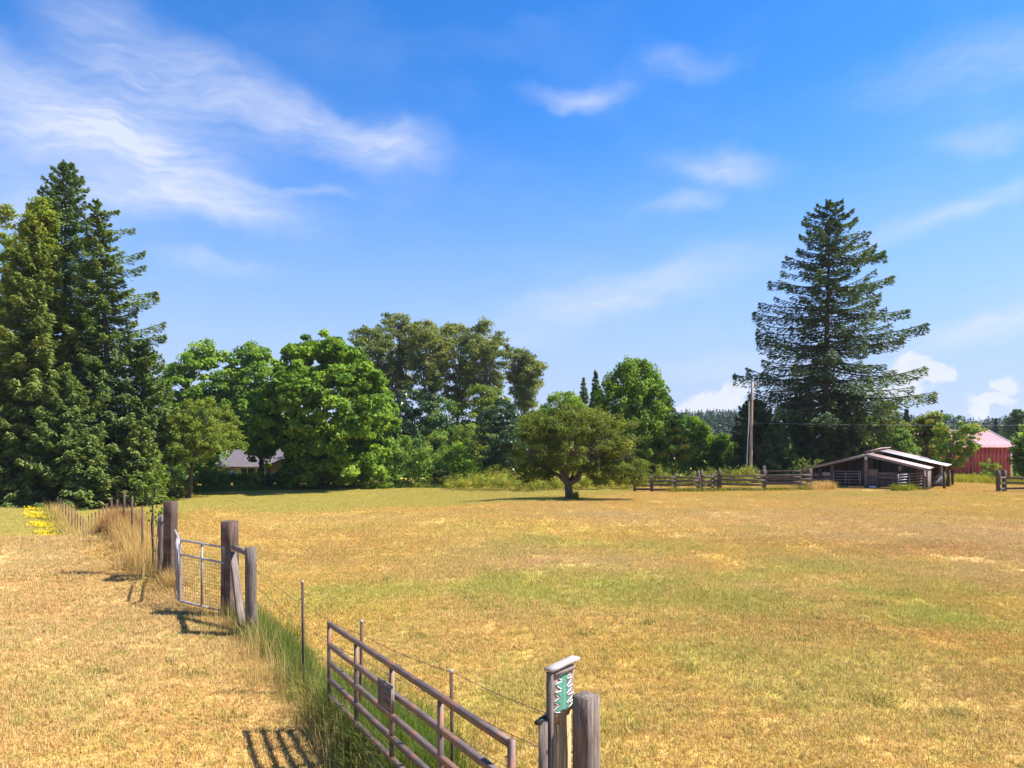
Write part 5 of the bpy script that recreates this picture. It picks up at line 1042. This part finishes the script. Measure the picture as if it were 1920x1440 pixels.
def vegetation():
    NEAR = [(425, 14.1), (480, 12.6), (570, 10.2), (640, 8.7), (735, 7.0), (860, 5.9)]
    blades('tall_green_grass', 'tall green grass tufts along the foot of the near fence', along(NEAR, 11000, .16, 1, .13, 130, .2), .18, .5, .010, 'tall_green', 1, .6, .28, .2)
    blades('tall_green_grass', 'dense lush green grass around the far end of the brown farm gate', along([(590, 9.4), (640, 8.3), (700, 7.3), (760, 6.4)], 8500, .17, 2, .13, 80, .34), .32, .75, .011, 'tall_green', 2, .5, .25, .18)
    blades('tall_dry_grass', 'thin straw-coloured grass stems in the near wire fence', along(NEAR, 1900, .16, 3, .12, 60, -.14), .3, .75, .006, 'tall_dry', 3, .3, .6, .2)
    LEFT = [(325, 16.6), (303, 17.0), (285, 18.0), (267, 19.3), (250, 20.7), (233, 22.3), (220, 23.8), (209, 25.2), (200, 26.5)]
    blades('tall_dry_grass', 'golden dry tall grass along the left wire fence', along(LEFT, 4800, .2, 4, .16, 80, .1), .4, .95, .011, 'tall_dry', 4, .3, .5, .2)
    blades('tall_dry_grass', 'reddish-brown weed clump under the left fence brow', along([(240, 21.6), (222, 23.2)], 1500, .25, 14, .2, 14), .5, 1.0, .014, 'litter', 15, .35, .6, .2)
    blades('tall_dry_grass', 'bent dry grass at the foot of the left gate post', along([(335, 16.0), (318, 16.7)], 1200, .2, 5, .12, 16), .2, .5, .009, 'tall_dry', 5, .8, .45, .2)
    LOW = [(160, 34.0), (150, 36.6), (140, 39.7), (128, 44), (118, 48.6), (108, 54), (98, 61)]
    blades('tall_dry_grass', 'dry grass belt along the lower fence by the flower meadow', along(LOW, 5000, .4, 6, .3, 160), .4, 1.0, .022, 'tall_dry', 6, .3, .45, .2)
    blades('tall_green_grass', 'green grass strip on the meadow side of the lower fence', along([(150, 35), (135, 41), (112, 49), (94, 58)], 3500, .22, 7, .3, 100, .55), .25, .6, .025, 'weed', 7, .4, .15, .2)
    # meadow edge below the trees
    blades('tall_green_grass', 'rough green grass fringe below the left trees', along([(0, 59), (150, 60), (330, 70), (430, 74), (560, 75.5), (700, 76.5), (840, 77)], 9000, .5, 8, .4, 320), .3, .85, .05, 'tall_green', 8, .4, .4, .25)
    blades('tall_dry_grass', 'pale dry grass at the left corner of the shed', along([(1518, 56), (1545, 57), (1556, 57.3)], 1300, .3, 9, .25, 18), .3, .95, .03, 'tall_dry', 9, .4, .55, .15)
    blades('tall_dry_grass', 'straggly dry grass in the rail fence', along([(1222, 55.7), (1310, 55.7), (1430, 56), (1518, 56)], 1500, .25, 10, .25, 60), .25, .7, .025, 'weed', 10, .4, .7, .25)
    blades('tall_green_grass', 'weedy grass around the angled tube gate', along([(1675, 54.6), (1690, 54.2), (1715, 55.8)], 1500, .25, 11, .2, 20), .3, .75, .03, 'weed', 11, .4, .45, .2)
    blades('tall_dry_grass', 'yellow grass strip at the foot of the red barn', along([(1770, 66), (1850, 66), (1935, 64)], 4000, .8, 12, .4, 80), .4, 1.0, .04, 'weed', 12, .4, .75, .2)
    blades('tall_green_grass', 'small grass tuft at the foot of the lone hawthorn', along([(1072, 44.6), (1082, 44.6)], 700, .15, 13, .15, 10), .3, .7, .03, 'weed', 13, .35, .7, .2)
    # tall weeds behind the hawthorn
    rng = np.random.default_rng(20); lv = Leaves()
    for px0, px1, d, n, h, m in ((835, 1210, 60, 330, 1.2, 0), (840, 1215, 64, 260, 1.7, 1), (1225, 1420, 60, 170, 1.9, 2), (900, 1200, 70, 160, 2.2, 1)):
        px = rng.uniform(px0, px1, n); dd = d+rng.uniform(-1.5, 1.5, n); dd = np.where(px < 1000, dd+ (1000-px)/165*14, dd); x = (px-960)/FOC*dd; z = zg(x, dd)
        hh = h*rng.uniform(.6, 1.15, n)*(.75+.5*fbm(x*.4, dd*.1, 3, 2)); c = np.stack([x, dd, z+hh*rng.uniform(.35, .9, n)], -1); o = norm(np.stack([rng.normal(0, .3, n), -np.ones(n)*.6, np.ones(n)*.8], -1))
        fill_clusters(lv, rng, c, o, 62, .42, .15, .1, .5, .45+.15*(m == 0), .28, 1.0, .4)
    tag(lv.obj('tall_weeds', None, 'weed'), 'yellow-green tall weeds and brambles behind the hawthorn and rail fence', 'weeds', kind='stuff')
    # yellow flowers in the lower left meadow
    r = np.random.default_rng(30); n = 9000; px = r.uniform(40, 155, n); d = r.uniform(35, 60, n); keep = px < np.interp(d, [34, 46, 60], [158, 122, 90]); lo = np.interp(d, [34, 44, 60], [72, 62, 46]); keep &= px > lo+r.normal(0, 9, n)
    px, d = px[keep], d[keep]; x = (px-960)/FOC*d; kk = fbm(x*.6, d*.35, 9, 3) > .47; x, d = x[kk], d[kk]; c = np.stack([x, d, zg(x, d)+r.uniform(.08, .26, len(x))], -1); lv = Leaves()
    lv.add(c, norm(r.normal(0, 1, (len(x), 3))*np.array([1, 1, .3])), norm(np.array([0, -.3, 1.])+r.normal(0, .3, (len(x), 3))), r.uniform(.08, .17, len(x)), r.uniform(.07, .14, len(x)), .72+r.normal(0, .15, len(x)))
    m = len(x); k2 = r.integers(0, m, m); lv.add(c[k2]-np.array([0, 0, .12]), norm(np.array([0, 0, 1.])+r.normal(0, .3, (m, 3))), norm(r.normal(0, 1, (m, 3))), r.uniform(.15, .25, m), np.full(m, .02), r.uniform(0, .25, m))
    tag(lv.obj('yellow_flowers', None, 'yellow_flower'), 'drift of yellow wildflowers in the lower meadow beside the fence', 'flowers', kind='stuff')
    # fallen leaves and dead tufts
    r = np.random.default_rng(31); n = 900; d = 5+r.random(n)**1.4*16; px = r.uniform(-20, 1940, n); x = (px-960)/FOC*d; k = (fence_side(x, d) > 0) | (r.random(n) < .25); x, d = x[k], d[k]; n = len(x)
    c = np.stack([x, d, zg(x, d)+r.uniform(.025, .06, n)], -1); lv = Leaves(); lv.add(c, norm(r.normal(0, 1, (n, 3))*np.array([1, 1, .25])), norm(np.array([0, 0, 1.])+r.normal(0, .4, (n, 3))), r.uniform(.03, .085, n), r.uniform(.025, .06, n), .5+r.normal(0, .3, n), .3)
    tag(lv.obj('fallen_leaves', None, 'litter'), 'scattered brown fallen leaves on the dry grass', 'leaves', kind='stuff')
    # green clover / dandelion tufts in the sward
    r = np.random.default_rng(32); cs = [(1100, 12.4), (1290, 10.3), (1180, 8.2), (885, 15.5), (1310, 15.9), (795, 12.6), (1215, 13.2), (1420, 18.6), (720, 17.5), (560, 12.8), (940, 6.2), (980, 6.0), (1005, 6.6), (870, 6.0), (920, 5.6), (360, 10.8), (430, 9.2), (180, 10.6), (1690, 15.4), (1640, 14.6), (1500, 12), (1650, 9), (1800, 8.6)]
    PP = []
    for px, d in cs: q = pos(px, d); m = 90; x = q.x+r.normal(0, .16, m); y = q.y+r.normal(0, .11, m); PP.append(np.stack([x, y, zg(x, y)], -1))
    blades('green_tufts', 'fresh green tufts dotted through the dry field', np.concatenate(PP), .06, .17, .016, 'tall_green', 33, .8, .15, .12)
vegetation()
def sapling():
    b = pos(289, 17.4); base = np.array(b); root = thing('sapling', b, 'thin young sapling with two leafy stems beside the left fence', 'tree'); lv = Leaves(); rng = np.random.default_rng(8); paths = []
    def X(px, py, dy=0): return np.array(H(px, py, 17.4+dy))
    stems = [[base, X(284, 985), X(287, 940), X(293, 900), X(297, 845)], [X(285, 960), X(270, 925), X(255, 908), X(240, 895), X(234, 880)], [X(288, 935), X(303, 910), X(312, 900)], [X(287, 955), X(276, 930), X(272, 915)], [base, X(296, 985), X(298, 965), X(305, 955)], [X(290, 920), X(280, 900), X(277, 888)], [X(293, 900), X(303, 885), X(306, 872)], [X(310, 950, -.4), X(322, 942, -.4), X(328, 938, -.4)]]
    for i, st in enumerate(stems):
        st = np.array(st); n = len(st); paths.append((st, np.linspace(.024 if i == 0 else .012, .004, n))); L = np.linspace(0, 1, n); m = 120 if i == 0 else 60; t = rng.random(m)**.8; lo = .22 if i == 0 else .15; t = lo+(1-lo)*t
        c = np.stack([np.interp(t, L, st[:, k]) for k in range(3)], -1)+rng.normal(0, 1, (m, 3))*(.03+.085*(1-t))[:, None]; lv.add(c, norm(rng.normal(0, 1, (m, 3))+np.array([0, 0, .3])), norm(np.array([0, -.2, 1.])+rng.normal(0, .6, (m, 3))), rng.uniform(.06, .12, m), rng.uniform(.035, .065, m), .5+rng.normal(0, .22, m))
    tube_obj('trunk', root, 'bark', paths, 5); lv.obj('crown', root, 'sapling')
sapling()
def bramble():
    b = pos(1517, 62); root = thing('bramble_bush', b, 'pale bramble with arching canes beside the shed roof', 'shrub'); base = np.array(b); rng = np.random.default_rng(9); lv = Leaves(); paths = []
    for i in range(26):
        a = rng.uniform(0, 6.28); L = rng.uniform(.6, 1.5); hh = rng.uniform(1.6, 2.9); u = np.linspace(0, 1, 7)[:, None]; pts = base+np.concatenate([np.cos(a)*L*u**1.5, np.sin(a)*L*u**1.5*.6, hh*u*(1.25-.35*u*u)], 1); paths.append((pts, .02*(1-u[:, 0]*.7)))
        n = 46; t = rng.random(n); c = np.stack([np.interp(t, u[:, 0], pts[:, k]) for k in range(3)], -1)+rng.normal(0, .07, (n, 3)); lv.add(c, rng.normal(0, 1, (n, 3)), norm(np.array([0, -.3, 1.])+rng.normal(0, .5, (n, 3))), rng.uniform(.1, .2, n), rng.uniform(.06, .12, n), .4+rng.normal(0, .2, n))
    tube_obj('cane', root, 'bark_pale', paths, 5); lv.obj('foliage', root, 'willow')
bramble()

# ------------------------------------------------------------------ summer air: one even, thin volume round everything below the sky
def haze():
    m, nt, N, L, out = new_mat('haze'); v = N.new('ShaderNodeVolumePrincipled'); v.inputs['Color'].default_value = (.80, .88, 1, 1); v.inputs['Density'].default_value = .00013; v.inputs['Anisotropy'].default_value = .2
    L.new(v.outputs[0], out.inputs['Volume']); lo = float(zg(np.array([0., 0, 1590, -1590]), np.array([1590., -1590, 0, 0])).min())-6; h = 1750; hi = 42.0
    V = [(x, y, z) for z in (lo, hi) for (x, y) in ((-h, -h), (h, -h), (h, h), (-h, h))]
    o = link('haze', mesh_np('haze', V, [(0, 3, 2, 1), (4, 5, 6, 7), (0, 1, 5, 4), (1, 2, 6, 5), (2, 3, 7, 6), (3, 0, 4, 7)], None, m)); tag(o, 'thin pale summer haze over the whole place', 'haze', kind='stuff')
haze()
